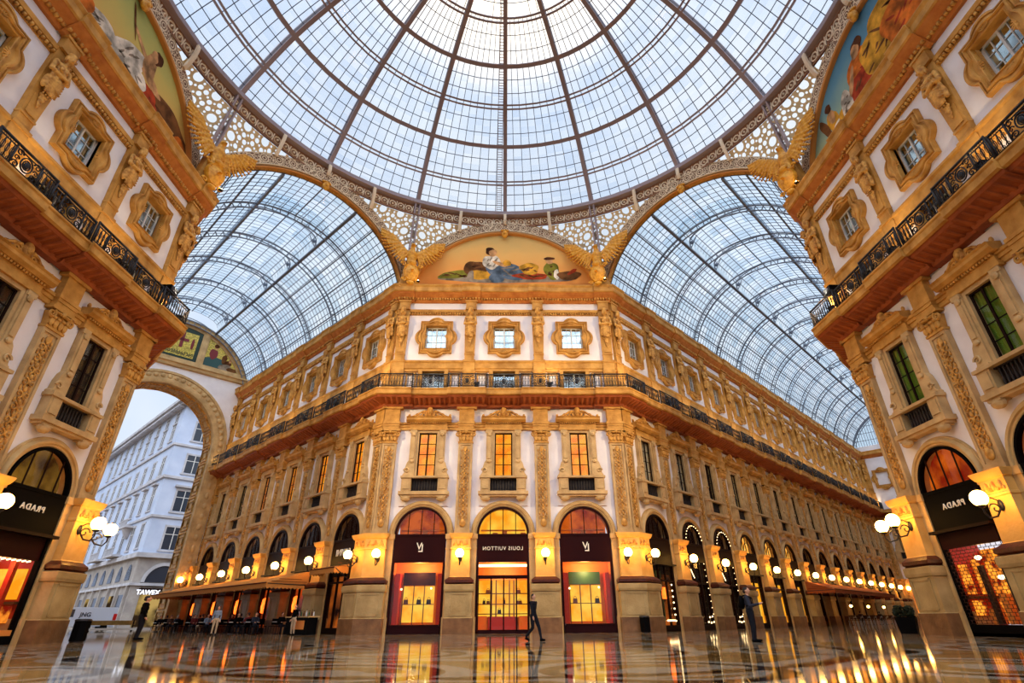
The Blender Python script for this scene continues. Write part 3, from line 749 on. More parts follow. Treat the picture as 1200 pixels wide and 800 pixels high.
def build_vault(deg,name,label,length,pitch,first):
    root=empty(name,FA(deg)); tag(root,label,'glass vault',kind='structure')
    y0,y1=AP+.3,T0+length; am=.38; R=RI+.1       # monitor half angle
    def pt(r,a,y): return (r*math.sin(a),y,ZC+r*math.cos(a))
    k=0; yy=T0+first+pitch
    ys=[]
    while yy<y1-.3: ys.append(yy); yy+=pitch
    amax=1.42
    for y in ys:
        mb=MB(); n=36; pi=[pt(8.02,-amax+2*amax*i/n,y) for i in range(n+1)]; po=[pt(8.5,-amax+2*amax*i/n,y) for i in range(n+1)]
        mb.tube(pi,.06,4); mb.tube(po,.07,4)
        for i in range(0,n+1): mb.bar(pi[i],po[i],.07)
        # gable of the raised monitor
        e=8.5*math.sin(am); ez=ZC+8.5*math.cos(am)
        for s in(-1,1):
            yg=y+pitch*.45; mb.bar((s*e,yg,ez),(s*e,yg,ez+.85),.1); mb.tube([(s*e*math.cos(q),yg,ez+.85+1.15*math.sin(q)) for q in[PI/2*j/8 for j in range(9)]],.055,4); mb.bar((s*e,yg,ez+.1),(s*e*.75,yg,ez+1.3),.06); mb.ell((s*e*.93,yg,ez+.75),(.2,.06,.22),8,5)
        for s in(-1,1): mb.cbox(pt(8.25,s*amax,y),(.16,.14,.3))
        mb.build('arched_rib',M['vaultiron'],root,recalc=False)
    mb=MB()
    for s in(-1,1):
        for a,r in((am,.12),(am+.24,.055),(am+.48,.055),(am+.72,.055),(am+.92,.06)): mb.bar(pt(R-.08,s*a,y0),pt(R-.08,s*a,y1),r*1.6)
    mb.bar((0,ys[0],ez+1.95),(0,y1,ez+1.95),.09); mb.bar(pt(R-.08,0,y0),pt(R-.08,0,ys[0]),.09); mb.build('purlins',M['vaultiron'],root,recalc=False)
    g=MB()
    ez=ZC+8.5*math.cos(am);e=8.5*math.sin(am)
    n=int((y1-y0)/.56)
    for i in range(n+1):
        y=y0+(y1-y0)*i/n
        for s in(-1,1):
            g.tube([pt(R-.04,s*(am+(amax-am)*j/10),y) for j in range(11)],.03,3,caps=False)
            
            if y>ys[0]: g.tube([(s*e*math.cos(q),y,ez+.9+1.15*math.sin(q)) for q in[PI/2*j/5 for j in range(6)]],.022,3,caps=False)
            else: g.tube([pt(R-.04,s*am*j/4,y) for j in range(5)],.024,3,caps=False)
    for s in(-1,1):
        for j in range(1,14):
            a=am+(amax-am)*j/14; g.bar(pt(R-.05,s*a,y0),pt(R-.05,s*a,y1),.045)
        for j in range(1,5):
            q=PI/2*j/5; g.bar((s*e*math.cos(q),ys[0],ez+.9+1.15*math.sin(q)),(s*e*math.cos(q),y1,ez+.9+1.15*math.sin(q)),.045); g.bar(pt(R-.05,s*am*j/5,y0),pt(R-.05,s*am*j/5,ys[0]),.045)
    g.build('glazing_bars',M['bariron'],root,recalc=False)
    v=MB()
    for s in(-1,1):
        rows=[];uvs=[]
        m=int((y1-y0)/1.12)
        for j in range(15):
            a=am+(amax-am)*j/14; rows.append([pt(R,s*a,y0+(y1-y0)*i/m) for i in range(m+1)]); uvs.append([(i+.001,j/2+s*40+.001) for i in range(m+1)])
        v.grid(rows,False,uvs)
        m2=int((y1-ys[0])/1.12)
        rows=[[(s*e*math.cos(PI/2*j/5),ys[0]+(y1-ys[0])*i/m2,ez+.92+1.15*math.sin(PI/2*j/5)) for i in range(m2+1)] for j in range(6)]
        v.grid(rows,False,[[(i+.001,100+s*20+j*.6) for i in range(m2+1)] for j in range(6)])
        v.grid([[pt(R,s*am,ys[0]),pt(R,s*am,y1)],[(s*e,ys[0],ez+.92),(s*e,y1,ez+.92)]],False,[[(0,110),(m,110)],[(0,111),(m,111)]])
        v.grid([[pt(R,s*am*j/4,y0+(ys[0]-y0)*i/5) for i in range(6)] for j in range(5)],False,[[(i+.001,140+s*20+j*.6) for i in range(6)] for j in range(5)])
        v.grid([[(s*e*math.cos(PI/2*j/5),ys[0],ez+.92+1.15*math.sin(PI/2*j/5)) for j in range(6)],[(s*e*math.cos(PI/2*j/5),ys[0],ez) for j in range(6)]],False,[[(j*.5,170+s) for j in range(6)],[(j*.5,171+s) for j in range(6)]])
    v.build('glazing',M['vaultglass'],root,recalc=False,angle=None)
    t=MB()
    for s in(-1,1): t.prism([(s*x,z) for x,z in((e-.1,ez-.08),(e+.1,ez-.16),(e+.12,ez-.02),(e-.06,ez+.12))][::s],y0,y1)
    t.build('gutter',M['vaultiron'],root)
    return root
def eagle_mesh():
    b=MB(); 
    def cap(p,q,r0,r1,n=6):
        p=Vector(p);q=Vector(q)
        for i in range(n+1): t=i/n; b.ell(p.lerp(q,t),r0+(r1-r0)*t,9,6)
    cap((0,0,.2),(0,-.1,1.2),.42,.5); cap((0,-.12,1.3),(0,-.2,1.9),.34,.24); b.ell((0,-.3,2.1),(.24,.3,.24),10,8); cap((0,-.5,2.1),(0,-.78,1.96),.12,.04,4)
    for a in(-1,1):
        cap((a*.35,0,1.2),(a*1.05,.0,1.75),.3,.26); cap((a*1.05,0,1.75),(a*2.0,-.05,3.0),.26,.14)
        for k in range(14):
            t=k/13; o=Vector((a*(.5+1.5*t),-.02-.05*(k%2),1.3+1.6*t)); d=Vector((a*(.3+.75*t),0,-.95+1.4*t)).normalized(); cap(o,o+d*(1.15+.35*math.sin(t*PI)),.19,.1,6)
        for k in range(5):
            t=k/4; o=Vector((a*(.4+.8*t),-.16,1.3+.9*t)); cap(o,o+Vector((a*(.2+.5*t),0,-.55+.3*t)),.11,.07,3)
        cap((a*.22,-.2,.3),(a*.34,-.4,-.3),.2,.12)
    for k in range(5): cap((0,.1,.2),((k-2)*.16,.12,-.75),.12,.1)
    return blob(b,.055,1)
def shield_mesh():
    m=MB(); rows=[]
    for r,y in((1.0,.05),(1.0,-.1),(.9,-.22),(.8,-.14),(.74,-.14),(.4,-.3),(.02,-.36)):
        rows.append([(.62*r*math.cos(2*PI*i/28)*(1 if math.sin(2*PI*i/28)>-.2 else .92),y,.82*r*math.sin(2*PI*i/28)) for i in range(28)])
    m.grid(rows,True)
    for a in(-1,1):
        m.spiral(a*.62,-.1,.62,.2,1.3,.07,a,14); m.spiral(a*.5,-.1,-.74,.18,1.3,.06,a,14)
    m.ell((0,-.16,.86),(.34,.16,.2),10,6); m.ell((0,-.12,-.92),(.3,.16,.18),10,6); m.bar((-.1,-.34,0),(.1,-.34,0),.5,.03)
    return m.mesh('shield',M['eagle'],.8)
# ------------------------------------------------------------------ shop materials
M['warmglow']=glow('lit warm shop interior',(255,150,44),1.1,(196,66,14),1.3)
M['yellowglow']=glow('lit display wall',(255,206,70),.8,(255,160,26),1.1)
M['redglow']=glow('lit red interior',(240,110,22),.5,(150,30,8),1.0)
M['dimglow']=glow('dim shop interior',(220,110,36),.4,(26,10,8),.8)
M['cafeglow']=glow('red lit cafe interior',(226,84,24),.55,(44,8,8),.75)
M['strip']=glow('light strip',(255,236,170),3.5)
M['lantern']=glow('lit lantern',(255,120,40),2.2,(255,90,20),3)
M['bulb']=glow('tiny bulb',(255,214,150),5)
M['fangold']=glow('lit fanlight',(255,206,100),.85,(240,150,44),1.6)
M['prada1']=glow('glowing boutique interior',(255,150,44),1.0,(110,16,6),2.6)
M['winlit']=glow('lit window blind',(255,168,38),.8,(250,126,14),1.6)
M['curt']=plain('beige curtain',(214,196,166),.9,0,.1)
M['curtg']=plain('green roller blind',(96,128,40),.8,0,.1)
M['curtd']=plain('dark room',(44,30,18),.8)
M['orange']=plain('orange lacquer wall',(226,138,58),.6)
M['redpanel']=plain('red lacquer panel',(170,38,14),.5)
M['green']=plain('dark green panel',(40,74,40),.5)
M['bag']=plain('brown leather',(84,44,20),.5)
M['bag2']=plain('black leather',(26,20,20),.5)
M['grille']=plain('roller grille',(70,46,36),.4,.6)

class FL:
    def __init__(s,me,root): s.me=me;s.r=root
    def ell(s,c,r,a,b): obj('fairy_light',s.me,s.r,T(*c)@Matrix.Scale(r/.03,4))
def shoplight(root,p,e,c=(1,.68,.28)):
    l=bpy.data.lights.new('shop_light','POINT'); l.energy=e; l.color=c; l.shadow_soft_size=.25
    q=bpy.data.objects.new('shop_light',l); C.objects.link(q); q.parent=root; q.matrix_local=T(*p)
def shop(kind,R,Mx,label,sign=None):
    root=empty('shop_front',Mx@T(0,-.7,0)); tag(root,label,'shop front'); R=R-.035
    fm=M['maroon'] if kind.startswith('lux') else M['black'] if kind.startswith('prada') else M['frame']
    f=MB()
    for s in(-1,1): f.box(*sorted((s*R,s*(R-.13))),.72,.95,0,5.73)
    f.arcsweep([(R+.02,.95),(R+.02,.72),(R-.1,.72),(R-.1,.95)],0,5.73,0,PI,32)
    f.box(-R,R,.72,.95,0,.12)
    f.build('frame',fm,root,recalc=False)
    p=MB(); z0=4.07 if kind!='string' else 4.5
    p.box(-R+.13,R-.13,.7,.86,z0,5.66); p.box(-R+.13,R-.13,.66,.9,z0-.06,z0+.02); p.box(-R+.13,R-.13,.66,.9,5.6,5.72); p.build('sign_panel',fm,root)
    b=MB(); n=4 if kind.startswith('lux') or kind.startswith('prada') else 5
    for i in range(1,n):
        x=-R+2*R*i/n; h=math.sqrt(max(0,R*R-x*x)); b.bar((x,.8,5.7),(x,.8,5.73+h),.05)
    if kind=='lit':
        b.arcsweep([(R*.55,.78),(R*.55+.05,.78),(R*.55+.05,.82)],0,5.73,0,PI,20)
    b.build('fanlight_bars',M['frame'],root,recalc=False)
    g=MB(); poly=[(-(R-.05)*math.cos(PI*i/24),5.73+(R-.05)*math.sin(PI*i/24)) for i in range(25)]
    g.prism(poly,.83,.85); g.build('fanlight',M['shopglass'],root)
    up={'lux_window':'redglow','lux_door':'yellowglow','prada_left':'fandim','prada_right':'redglow','lit':'fangold'}.get(kind,'fandark')
    yu=2.4 if kind.startswith('lux') else 1.3; u=MB(); u.add([(-R,yu,5.6),(R,yu,5.6),(R,yu,7.7),(-R,yu,7.7)],[(0,1,2,3)]); u.build('upper_room',M[up],root,recalc=False)
    if kind.startswith('lux'):
        c=MB(); c.box(-R,R,.95,2.4,7.5,7.56); c.box(-R*.9,R*.9,2.0,2.3,6.1,6.16); c.box(-R,R,.9,2.4,5.5,5.56)
        for i in range(5): c.box(-R*.8+i*R*.38,-R*.8+i*R*.38+.34,2.05,2.25,5.56,5.56+.3+.12*(i%3))
        c.build('upper_shelf',M['orange'],root)
    H=z0
    if kind=='lux_window':
        b=MB(); b.box(-R+.1,R-.1,.6,.98,0,.42); b.box(-R+.16,R-.16,.56,1.0,.42,.5); b.build('base',fm,root)
        r=MB(); y1=2.6
        r.add([(-R,.95,.5),(R,.95,.5),(R,.95,H),(-R,.95,H),(-R,y1,.5),(R,y1,.5),(R,y1,H),(-R,y1,H)],[(0,1,5,4),(3,7,6,2),(0,4,7,3),(1,2,6,5),(4,5,6,7)]); r.build('interior',M['orange'],root,recalc=False)
        k=MB(); k.box(-1.08,1.0,2.0,2.2,2.75,3.5); k.build('header',M['green'] if 'green header' in label else M['maroon'],root)
        for i in range(3):
            d=MB(); x=-1.02+.69*i; d.box(x,x+.63,2.1,2.16,.62,2.7); d.build('display_panel',M['yellowglow'],root)
            e=MB(); e.box(x-.05,x,2.02,2.2,.5,2.75); e.box(x,x+.63,1.95,2.12,1.62,1.66); e.build('divider',M['bag'],root)
        q=MB(); q.box(-R+.2,-R+.5,1.3,2.3,.5,3.4); q.box(R-.45,R-.2,1.3,2.3,.5,3.4); q.build('side_panel',M['redpanel'],root)
        for x,z in((-1.1,2.5),(.82,2.55),(R-.3,2.62)): w=MB(); w.ell((x,1.6,z),.06,8,6); w.build('spotlight',M['bulb'],root)
        gl=MB(); gl.box(-R+.13,R-.13,.8,.82,.5,H); gl.build('display_glass',M['shopglass'],root)
        shoplight(root,(0,1.4,3.6),130)
    elif kind=='lux_door':
        r=MB(); y1=3.4
        r.add([(-R,.95,0.01),(R,.95,.01),(R,.95,H),(-R,.95,H),(-R,y1,.01),(R,y1,.01),(R,y1,H),(-R,y1,H)],[(0,1,5,4),(3,7,6,2),(0,4,7,3),(1,2,6,5)]); r.build('interior',M['orange'],root,recalc=False)
        k=MB(); k.box(-R,R,y1,y1+.05,.9,3.1); k.build('display_wall',M['yellowglow'],root)
        k=MB(); k.box(-R,R,y1-.02,y1+.03,3.1,H); k.box(-R,R,y1,y1+.05,0,.9); k.build('back_wall',M['orange'],root)
        for z in(1.05,1.62,2.25):
            s=MB(); s.box(-R,R,y1-.35,y1,z,z+.05); s.build('shelf',M['bag'],root)
        s=MB()
        for x in(-.75,-.45,.45,.75): s.box(x-.04,x+.04,y1-.36,y1,.9,3.1)
        s.build('upright',M['bag'],root)
        s=MB(); s.box(-R+.1,R-.1,1.2,1.4,3.78,3.92); s.build('strip_light',M['strip'],root)
        s=MB(); s.box(-.95,.85,2.5,2.95,.01,.92); s.build('counter',M['redpanel'],root)
        s=MB(); s.box(-R,-1.0,2.6,3.0,.01,.95); s.box(1.05,R,2.6,3.0,.01,.95); s.build('cabinet',M['orange'],root)
        t=MB(); t.box(-R+.1,R-.1,.74,.9,3.12,3.24); t.build('transom',fm,root)
        for i in range(4):
            x0=-R+.14+i*(R-.07)/2; x1=x0+(R-.07)/2
            d=MB(); wd=.045
            d.box(x0,x0+wd,.78,.86,.08,3.12); d.box(x1-wd,x1,.78,.86,.08,3.12); d.box(x0,x1,.78,.86,.08,.2); d.box(x0,x1,.78,.86,3.04,3.12); dd=d.build('door_leaf',fm,root)
            g=MB(); g.box(x0+wd,x1-wd,.81,.83,.2,3.04); g.build('glass',M['shopglass'],dd)
        g=MB(); g.box(-R+.13,R-.13,.8,.82,3.24,H); g.build('display_glass',M['shopglass'],root); shoplight(root,(0,2.0,3.4),110)
    elif kind=='prada_left':
        l=MB(); l.box(-R-.02,R+.02,.4,.95,3.92,4.04); l.build('ledge',M['frame'],root)
        r=MB(); y1=2.5
        r.add([(-R,.95,.01),(R,.95,.01),(R,.95,H),(-R,.95,H),(-R,y1,.01),(R,y1,.01),(R,y1,3.1),(-R,y1,3.1)],[(0,1,5,4),(0,4,7,3),(1,2,6,5)]); r.build('interior',M['redpanel'],root,recalc=False)
        k=MB(); k.box(-R,R,.8,1.0,3.05,3.95); k.build('soffit',M['maroon'],root)
        k=MB(); k.box(-R,R,y1,y1+.04,.5,3.05); k.build('display_wall',M['prada1'],root)
        k=MB(); k.box(-R+.1,R-.1,.75,1.0,.3,.5); k.build('sill',M['orange'],root); k=MB(); k.box(-R+.1,R-.1,.72,1.0,0,.3); k.build('base',fm,root)
        for x in(-1.0,.05,1.05):
            k=MB(); k.box(x-.1,x+.1,1.2,1.4,.5,3.05); k.build('column',M['redpanel'],root)
        for s in(-1,1):
            for z0_,z1_,y0_,y1_ in((.75,1.35,1.2,1.75),(1.6,2.75,1.15,1.6),(1.6,2.75,1.85,2.35),(.75,1.35,1.9,2.35)):
                k=MB(); k.box(*sorted((s*(R-.02),s*(R-.1))),y0_,y1_,z0_,z1_); k.build('display_panel',M['yellowglow'] if z0_>1 else M['prada1'],root)
            k=MB(); k.box(*sorted((s*(R-.02),s*(R-.22))),1.0,2.45,1.42,1.52); k.build('shelf',M['bag'],root)
        for i in range(5):
            k=MB(); x=-1.35+.62*i; k.box(x,x+.42,1.6,2.0,.5,.95+.3*(i%2)); k.build('plinth',M['redpanel'],root)
        k=MB()
        for i in range(12): k.bar((-R+.2+.26*i,1.1,3.0),(-R+.2+.26*i+.16,1.1,3.04),.05)
        k.build('strip_light',M['strip'],root); shoplight(root,(.4,1.3,2.9),60,(1,.36,.08))
        g=MB(); g.box(-R+.13,R-.13,.8,.82,.5,3.05); g.build('display_glass',M['shopglass'],root)
    elif kind=='prada_right':
        l=MB(); l.box(-R-.02,R+.02,.4,.95,3.92,4.04); l.build('ledge',M['frame'],root)
        k=MB(); k.box(-R,R,2.4,2.44,.45,3.3); k.build('display_wall',M['prada1'],root)
        k=MB(); k.add([(-R,.95,.01),(R,.95,.01),(R,.95,H),(-R,.95,H),(-R,2.4,.01),(R,2.4,.01),(R,2.4,H),(-R,2.4,H)],[(0,1,5,4),(3,7,6,2),(0,4,7,3),(1,2,6,5)]); k.build('interior',M['redpanel'],root,recalc=False)
        k=MB(); k.box(-R+.13,R-.13,.72,1.0,0,.42); k.build('base',fm,root)
        for s in(-1,1):
            for z0_,z1_,y0_,y1_ in((.75,1.3,1.2,1.7),(1.55,2.7,1.15,1.5),(1.55,2.9,1.8,2.2)):
                k=MB(); k.box(*sorted((s*(R-.02),s*(R-.1))),y0_,y1_,z0_,z1_); k.build('display_panel',M['prada1'],root)
            k=MB(); k.box(*sorted((s*(R-.02),s*(R-.22))),1.0,2.35,1.38,1.48); k.build('shelf',M['bag'],root)
        for x in(-.9,.3): k=MB(); k.box(x,x+.22,1.35,1.5,.42,2.6); k.build('stand',M['bag2'],root)
        for i in range(4):
            k=MB(); x=-1.3+.8*i; k.box(x,x+.3,1.5,1.9,.42,1.0+.5*(i%2)); k.build('plinth',M['orange'],root)
        for x,z in((-.7,2.9),(.75,2.95),(.1,2.1)): w=MB(); w.ell((x,1.4,z),(.16,.1,.09),10,7); w.build('spotlight',M['strip'],root)
        shoplight(root,(0,1.2,3.1),25,(1,.45,.1))
        g=MB()
        for i in range(27):
            z=.45+i*.13; g.bar((-R+.14,.74,z),(R-.14,.74,z),.018)
            for j in range(13):
                x=-R+.2+j*.26+(.13 if i%2 else 0)
                if x<R-.14: g.bar((x,.74,z),(x,.74,z+.13),.018)
        g.build('roller_grille',M['grille'],root,recalc=False,angle=None)
        g=MB(); g.box(-R+.13,R-.13,.68,.8,3.3,3.92); g.build('shutter_box',M['maroon'],root)
    else:
        if kind!='string': l=MB(); l.box(-R,R,.42,.9,3.94,4.04); l.build('ledge',M['frame'],root)
        k=MB(); k.add([(-R,.95,.01),(R,.95,.01),(R,.95,H),(-R,.95,H),(-R,2.6,.01),(R,2.6,.01),(R,2.6,H),(-R,2.6,H)],[(0,1,5,4),(3,7,6,2),(0,4,7,3),(1,2,6,5)]); k.build('interior',M['dark'],root,recalc=False)
        k=MB(); k.box(-R,R,1.1,1.15,.3,3.4); k.build('display_wall',M[{'cafe':'cafeglow','lit':'yellowglow','string':'fandark'}.get(kind,'dimglow')],root)
        k=MB()
        for x in((-.45,.45) if kind!='lit' else (-.1,)): k.box(x-.05,x+.05,.74,.88,.1,H)
        k.box(-R+.13,R-.13,.74,.9,2.95,3.06); k.box(-R+.13,R-.13,.72,.92,.0,.35); k.build('mullion',M['frame'],root)
        g=MB(); g.box(-R+.13,R-.13,.8,.82,.35,H); g.build('display_glass',M['shopglass'],root)
        if kind=='cafe':
            for x in(-1.15,.9):
                w=MB(); w.lathe((x,1.0,1.3),[(.02,0),(.2,.05),(.24,.5),(.2,1.0),(.05,1.1)],12); w.build('lantern',M['lantern'],root)
        if kind=='string':
            wm=MB(); wm.ell((0,0,0),.03,6,4); wm=wm.mesh('fairy_light',M['bulb']); w=FL(wm,root)
            for i in range(13):
                a=.25+(PI-.5)*i/12; w.ell(((R-.25)*math.cos(a),.6,5.73+(R-.25)*math.sin(a)),.03,6,4)
            for i in range(9): w.ell((R-.3-.03*i,.6,1.0+i*.42),.026,6,4); w.ell((-R+.3+.05*i,.62,3.9-.07*i),.03,6,4)
            for x,z in((.5,.8),(.9,.85),(.2,.5),(.6,.45),(1.0,.5)): w.ell((x,.55,z),.05,6,4)
        if kind=='gift':
            w=MB(); w.box(-.1,.65,.9,1.05,1.9,2.6); w.build('red_box',M['lantern'],root); w=MB(); w.box(-.5,.2,1.0,1.08,.6,3.6); w.build('side_panel',M['green'],root)
            wm=MB(); wm.ell((0,0,0),.03,6,4); wm=wm.mesh('fairy_light',M['bulb']); w=FL(wm,root)
            for i in range(7): w.ell((.95,.7,.6+.36*i),.05,6,4); w.ell((-.1+.15*i,.7,.62),.05,6,4)
    if sign:
        for txt,size,x,z,sp in sign:
            me=text_mesh(txt,size,.02,M['white'],True,0.004*size,sp); obj('lettering',me,root,T(x,.66,z))
    return root
M['fandim']=glow('dim fanlight room',(150,110,40),.5,(60,34,12),.9)
M['fandark']=glow('dark room behind fanlight',(60,26,12),.16,(14,8,8),.8)

# ------------------------------------------------------------------ lamps, floodlights, railing
def lamp_proto():
    root=empty('wall_lamp'); b=MB()
    b.lathe((0,.02,0),[(.001,0)],3) if False else None
    b.ell((0,-.03,-.25),(.12,.05,.2),10,7)
    b.tube([(0,-.03,-.3),(0,-.3,-.62),(0,-.6,-.68),(0,-.72,-.5),(0,-.72,-.3)],[.035,.035,.03,.03,.03],6)
    pts=[(0,-.1-.24*(1-i/14*.8)*math.cos(i/14*7)-.16,-.36+.2*(1-i/14*.8)*math.sin(i/14*7)) for i in range(15)]
    b.tube(pts,.025,5); b.tube([(0,-.05,-.1),(0,-.3,.02),(0,-.48,-.12),(0,-.6,-.3)],.022,5)
    b.lathe((0,-.72,-.34),[(.03,0),(.1,.03),(.13,.1),(.11,.12)],12)
    b.build('bracket',M['iron'],root)
    g=MB(); g.ell((0,-.72,0),.27,20,14); g.build('globe',M['globe'],root)
    c=MB(); c.lathe((0,-.72,.25),[(.08,0),(.06,.04),(.02,.06),(.001,.1)],10); c.build('finial',M['iron'],root)
    return root
def flood_proto():
    root=empty('floodlight'); b=MB(); b.box(-.16,.16,-.1,.12,-.02,.22); b.box(-.03,.03,-.03,.03,-.3,0); b.box(-.2,.2,-.14,.14,.2,.24); b.build('housing',M['iron'],root)
    l=MB(); l.box(-.13,.13,-.09,.1,.235,.255); l.build('lens',M['flood'],root); return root
def rail_panel(w,ornate):
    b=MB(); h=1.1
    for z,r in((0,.03),(.14,.018),(.92,.018),(1.08,.04)): b.bar((-w/2,0,z+.04),(w/2,0,z+.04),r*2)
    for x in(-w/2,w/2): b.bar((x,0,0),(x,0,1.18),.07)
    n=max(2,int(w/.2)); cw=.62 if ornate else 0
    for i in range(n):
        x=-w/2+w*(i+.5)/n
        if abs(x)<cw: continue
        b.bar((x,0,.16),(x,0,.94),.035)
        b.tube([(x+.07*math.cos(t),0,.62+.2*math.sin(t)) for t in[2*PI*k/10 for k in range(10)]],.014,3,closed=True)
        b.tube([(x+.075*math.cos(t),0,.26+.075*math.sin(t)) for t in[2*PI*k/8 for k in range(8)]],.016,3,closed=True)
        b.tube([(x+.07*math.cos(t),0,1.03+.05*math.sin(t)) for t in[2*PI*k/8 for k in range(8)]],.012,3,closed=True)
    if ornate:
        for x in(-cw,cw): b.bar((x,0,0),(x,0,1.12),.06)
        for r in(.16,.26): b.tube([(r*math.cos(t),-.02,.58+r*1.2*math.sin(t)) for t in[2*PI*k/16 for k in range(16)]],.03,4,closed=True)
        b.ell((0,-.02,.58),(.12,.06,.16),8,6)
        for a in(-1,1):
            for z,f in((.3,1),(.86,-1)): b.spiral(a*.42,-.01,z,.16,1.4,.035,a*f,14)
            b.spiral(a*.46,-.01,.58,.12,1.2,.03,-a,12)
    return b.mesh('railing_panel',M['iron'],None,False)
# ------------------------------------------------------------------ assemble the walls
PIERM=std_pier(); IMPM=impost_mesh(); SHAFT,RELIEF,CAPM,ENTM=pilaster_meshes(); APM=attic_pilaster_mesh(); CARM=caryatid_mesh(); CARM.materials.clear(); CARM.materials.append(M['gold2'])
HM=hooded_meshes(); BWM=balcony_window_meshes(); AM=attic_meshes()
PANEM=HM['pane'].mesh('pane',M['winglass']); 
CURT={k:MB().mesh('blind',M['winlit']) for k in()}
def curtain(mat):
    c=MB(); c.v=list(HM['curtain'].v);c.f=list(HM['curtain'].f);c.m=list(HM['curtain'].m); return c.mesh('blind',M[mat],None,False)
CURT={k:curtain(k) for k in('winlit','curt','curtg','curtd')}
names={'center':'wall_center','left':'wall_left','right':'wall_right'}
where={'center':'facing the camera between the two arcade arms','left':'closing the octagon beside the short arm','right':'closing the octagon beside the long arm'}
ROOT={}
for k in names:
    ROOT[k]=tag(empty(names[k]),'ochre and white palace front '+where[k],'wall',kind='structure')
def pilaster_set(parent,Mx,pier=True,lower=True,attic=True):
    if pier:
        obj('pier',PIERM,parent,Mx)
        obj('impost',IMPM,parent,Mx)
    if lower:
        s=obj('pilaster',SHAFT,parent,Mx); obj('relief',RELIEF,s); obj('capital',CAPM,s); obj('entablature_block',ENTM,s)
    if attic: obj('attic_pilaster',APM,parent,Mx)
def corner_pier(parent,fa,sa,fb,sb):
    # pier wrapped round an octagon corner, from facade coordinate sa to sb on the next wall
    p=[P2(fa,sa,-1.2),P2(fa,sa,.4)]
    a=Vector(P2(fa,sa,.4)); d=Vector(P2(fa,sa+1,.4))-a; b=Vector(P2(fb,sb,.4)); e=Vector(P2(fb,sb-1,.4))-b
    det=d.x*(-e.y)+e.x*d.y; t=((b.x-a.x)*(-e.y)+e.x*(b.y-a.y))/det; c=a+d*t
    p+=[(c.x,c.y),tuple(b),P2(fb,sb,-1.2)]
    def pan(u,v): 
        u=Vector(u);v=Vector(v);dd=(v-u).normalized(); return ((u+v)/2,dd,Vector((dd.y,-dd.x)),(v-u).length/2)
    me=pier_mesh(p,[pan(p[1],p[2]),pan(p[2],p[3])]); obj('corner_pier',me,parent)
SHOPS=[]
def bay(parent,fr,s,b,caty,hood,lbl,xl=None,xr=None,wallmesh=None,ground=True):
    Mx=FR[fr]@T(s)
    obj('plaster_wall',wallmesh,parent,Mx)
    if ground: obj('archivolt',ARCHM[b],parent,Mx)
    global WN
    t=tag(empty('window_%d'%WN,Mx),'tall hooded window '+lbl,'window','hooded first-floor windows','structure'); WN+=1
    for n,me in(('surround',HM['surround']),('hood',HM['hood']),('carved_crest',HM['crest']),('sash',HM['sash']),('pane',PANEM),('balustrade',HM['balustrade']),('blind',CURT[hood])): obj(n,me,t)
    t=tag(empty('window_%d'%WN,Mx),'square window behind the balcony railing '+lbl,'window','balcony-level windows','structure'); WN+=1
    for n,me in(('jamb',BWM['jamb']),('sash',BWM['sash']),('pane',BWM['pane'])): obj(n,me,t)
    pm=MB()
    t=tag(empty('window_%d'%WN,Mx),'lobed attic window '+lbl,'window','lobed attic windows','structure'); WN+=1
    for n,me in(('lobed_frame',AM['frame']),('sash',AM['sash']),('pane',AM['pane'])): obj(n,me,t)
    o=obj('attic_panel',PANELM[b],parent,Mx)
WN=1
ARCHM={b:archivolt_mesh(b) for b in(PB,RB,LB)}
def panel_mesh(b):      # framed white panels beside the balcony-level windows and attic borders
    m=MB()
    for a in(-1,1):
        x0,x1=1.3,b/2-.62
        for u,v,z0,z1 in((x0,x1,17.28,17.42),(x0,x0+.12,15.66,17.4),(x1-.12,x1,15.66,17.4)): m.box(*sorted((a*u,a*v)),.1,.26,z0,z1)
    return m.mesh('attic_panel',M['gold'],.4)
PANELM={b:panel_mesh(b) for b in(PB,RB,LB)}
def caryatid(Mx,label):
    o=obj('caryatid',CARM,None,Mx); tag(o,label,'statue','caryatids along the attic storey'); return o
CW={b:wall_bay(b) for b in(PB,RB,LB)}
e=W-PB; CWL=wall_bay(PB,xl=-(W-PB)+.08); CWR=wall_bay(PB,xr=(W-PB)-.08)
# centre facade and the side facades
HN=['first','middle','last']
for fr,ps in(('center','wall facing the camera'),('left','wall beside the short arm'),('right','wall beside the long arm')):
    root=ROOT[fr]
    for i,s in enumerate((-PB,0,PB)):
        pos={'center':('over the cafe-side monogram shop window','over the mirrored lettering and glazed shop doors','over the long-arm-side monogram shop window'),
             'left':('on the short-arm-side front, bay nearest the viewer','in the middle bay of the front by the short arm','in the end bay next to the short arm'),
             'right':('in the end bay next to the long arm','in the middle bay of the front by the long arm','on the long-arm-side front, bay nearest the viewer')}[fr][i]
        bay(root,fr,s,PB,None,{'center':'winlit','left':'curtd','right':'curtg'}[fr],pos,wallmesh=CWL if i==0 else CWR if i==2 else CW[PB])
    for i,s in enumerate(PC):
        inner=i in(1,2); pilaster_set(root,FR[fr]@T(s),pier=inner)
        if not inner:
            obj('impost',IMPM,root,FR[fr]@T(s))
        where_={'center':['at the cafe corner of','left of the middle window on','right of the middle window on','at the long arm corner of'],'left':['farthest from the dome corner on','third from the short arm on','second from the short arm on','at the short arm corner of'],'right':['at the long arm corner of','second from the long arm on','third from the long arm on','farthest from the dome corner on']}[fr][i]
        caryatid(FR[fr]@T(s),'ochre caryatid figure '+where_+' the '+ps)
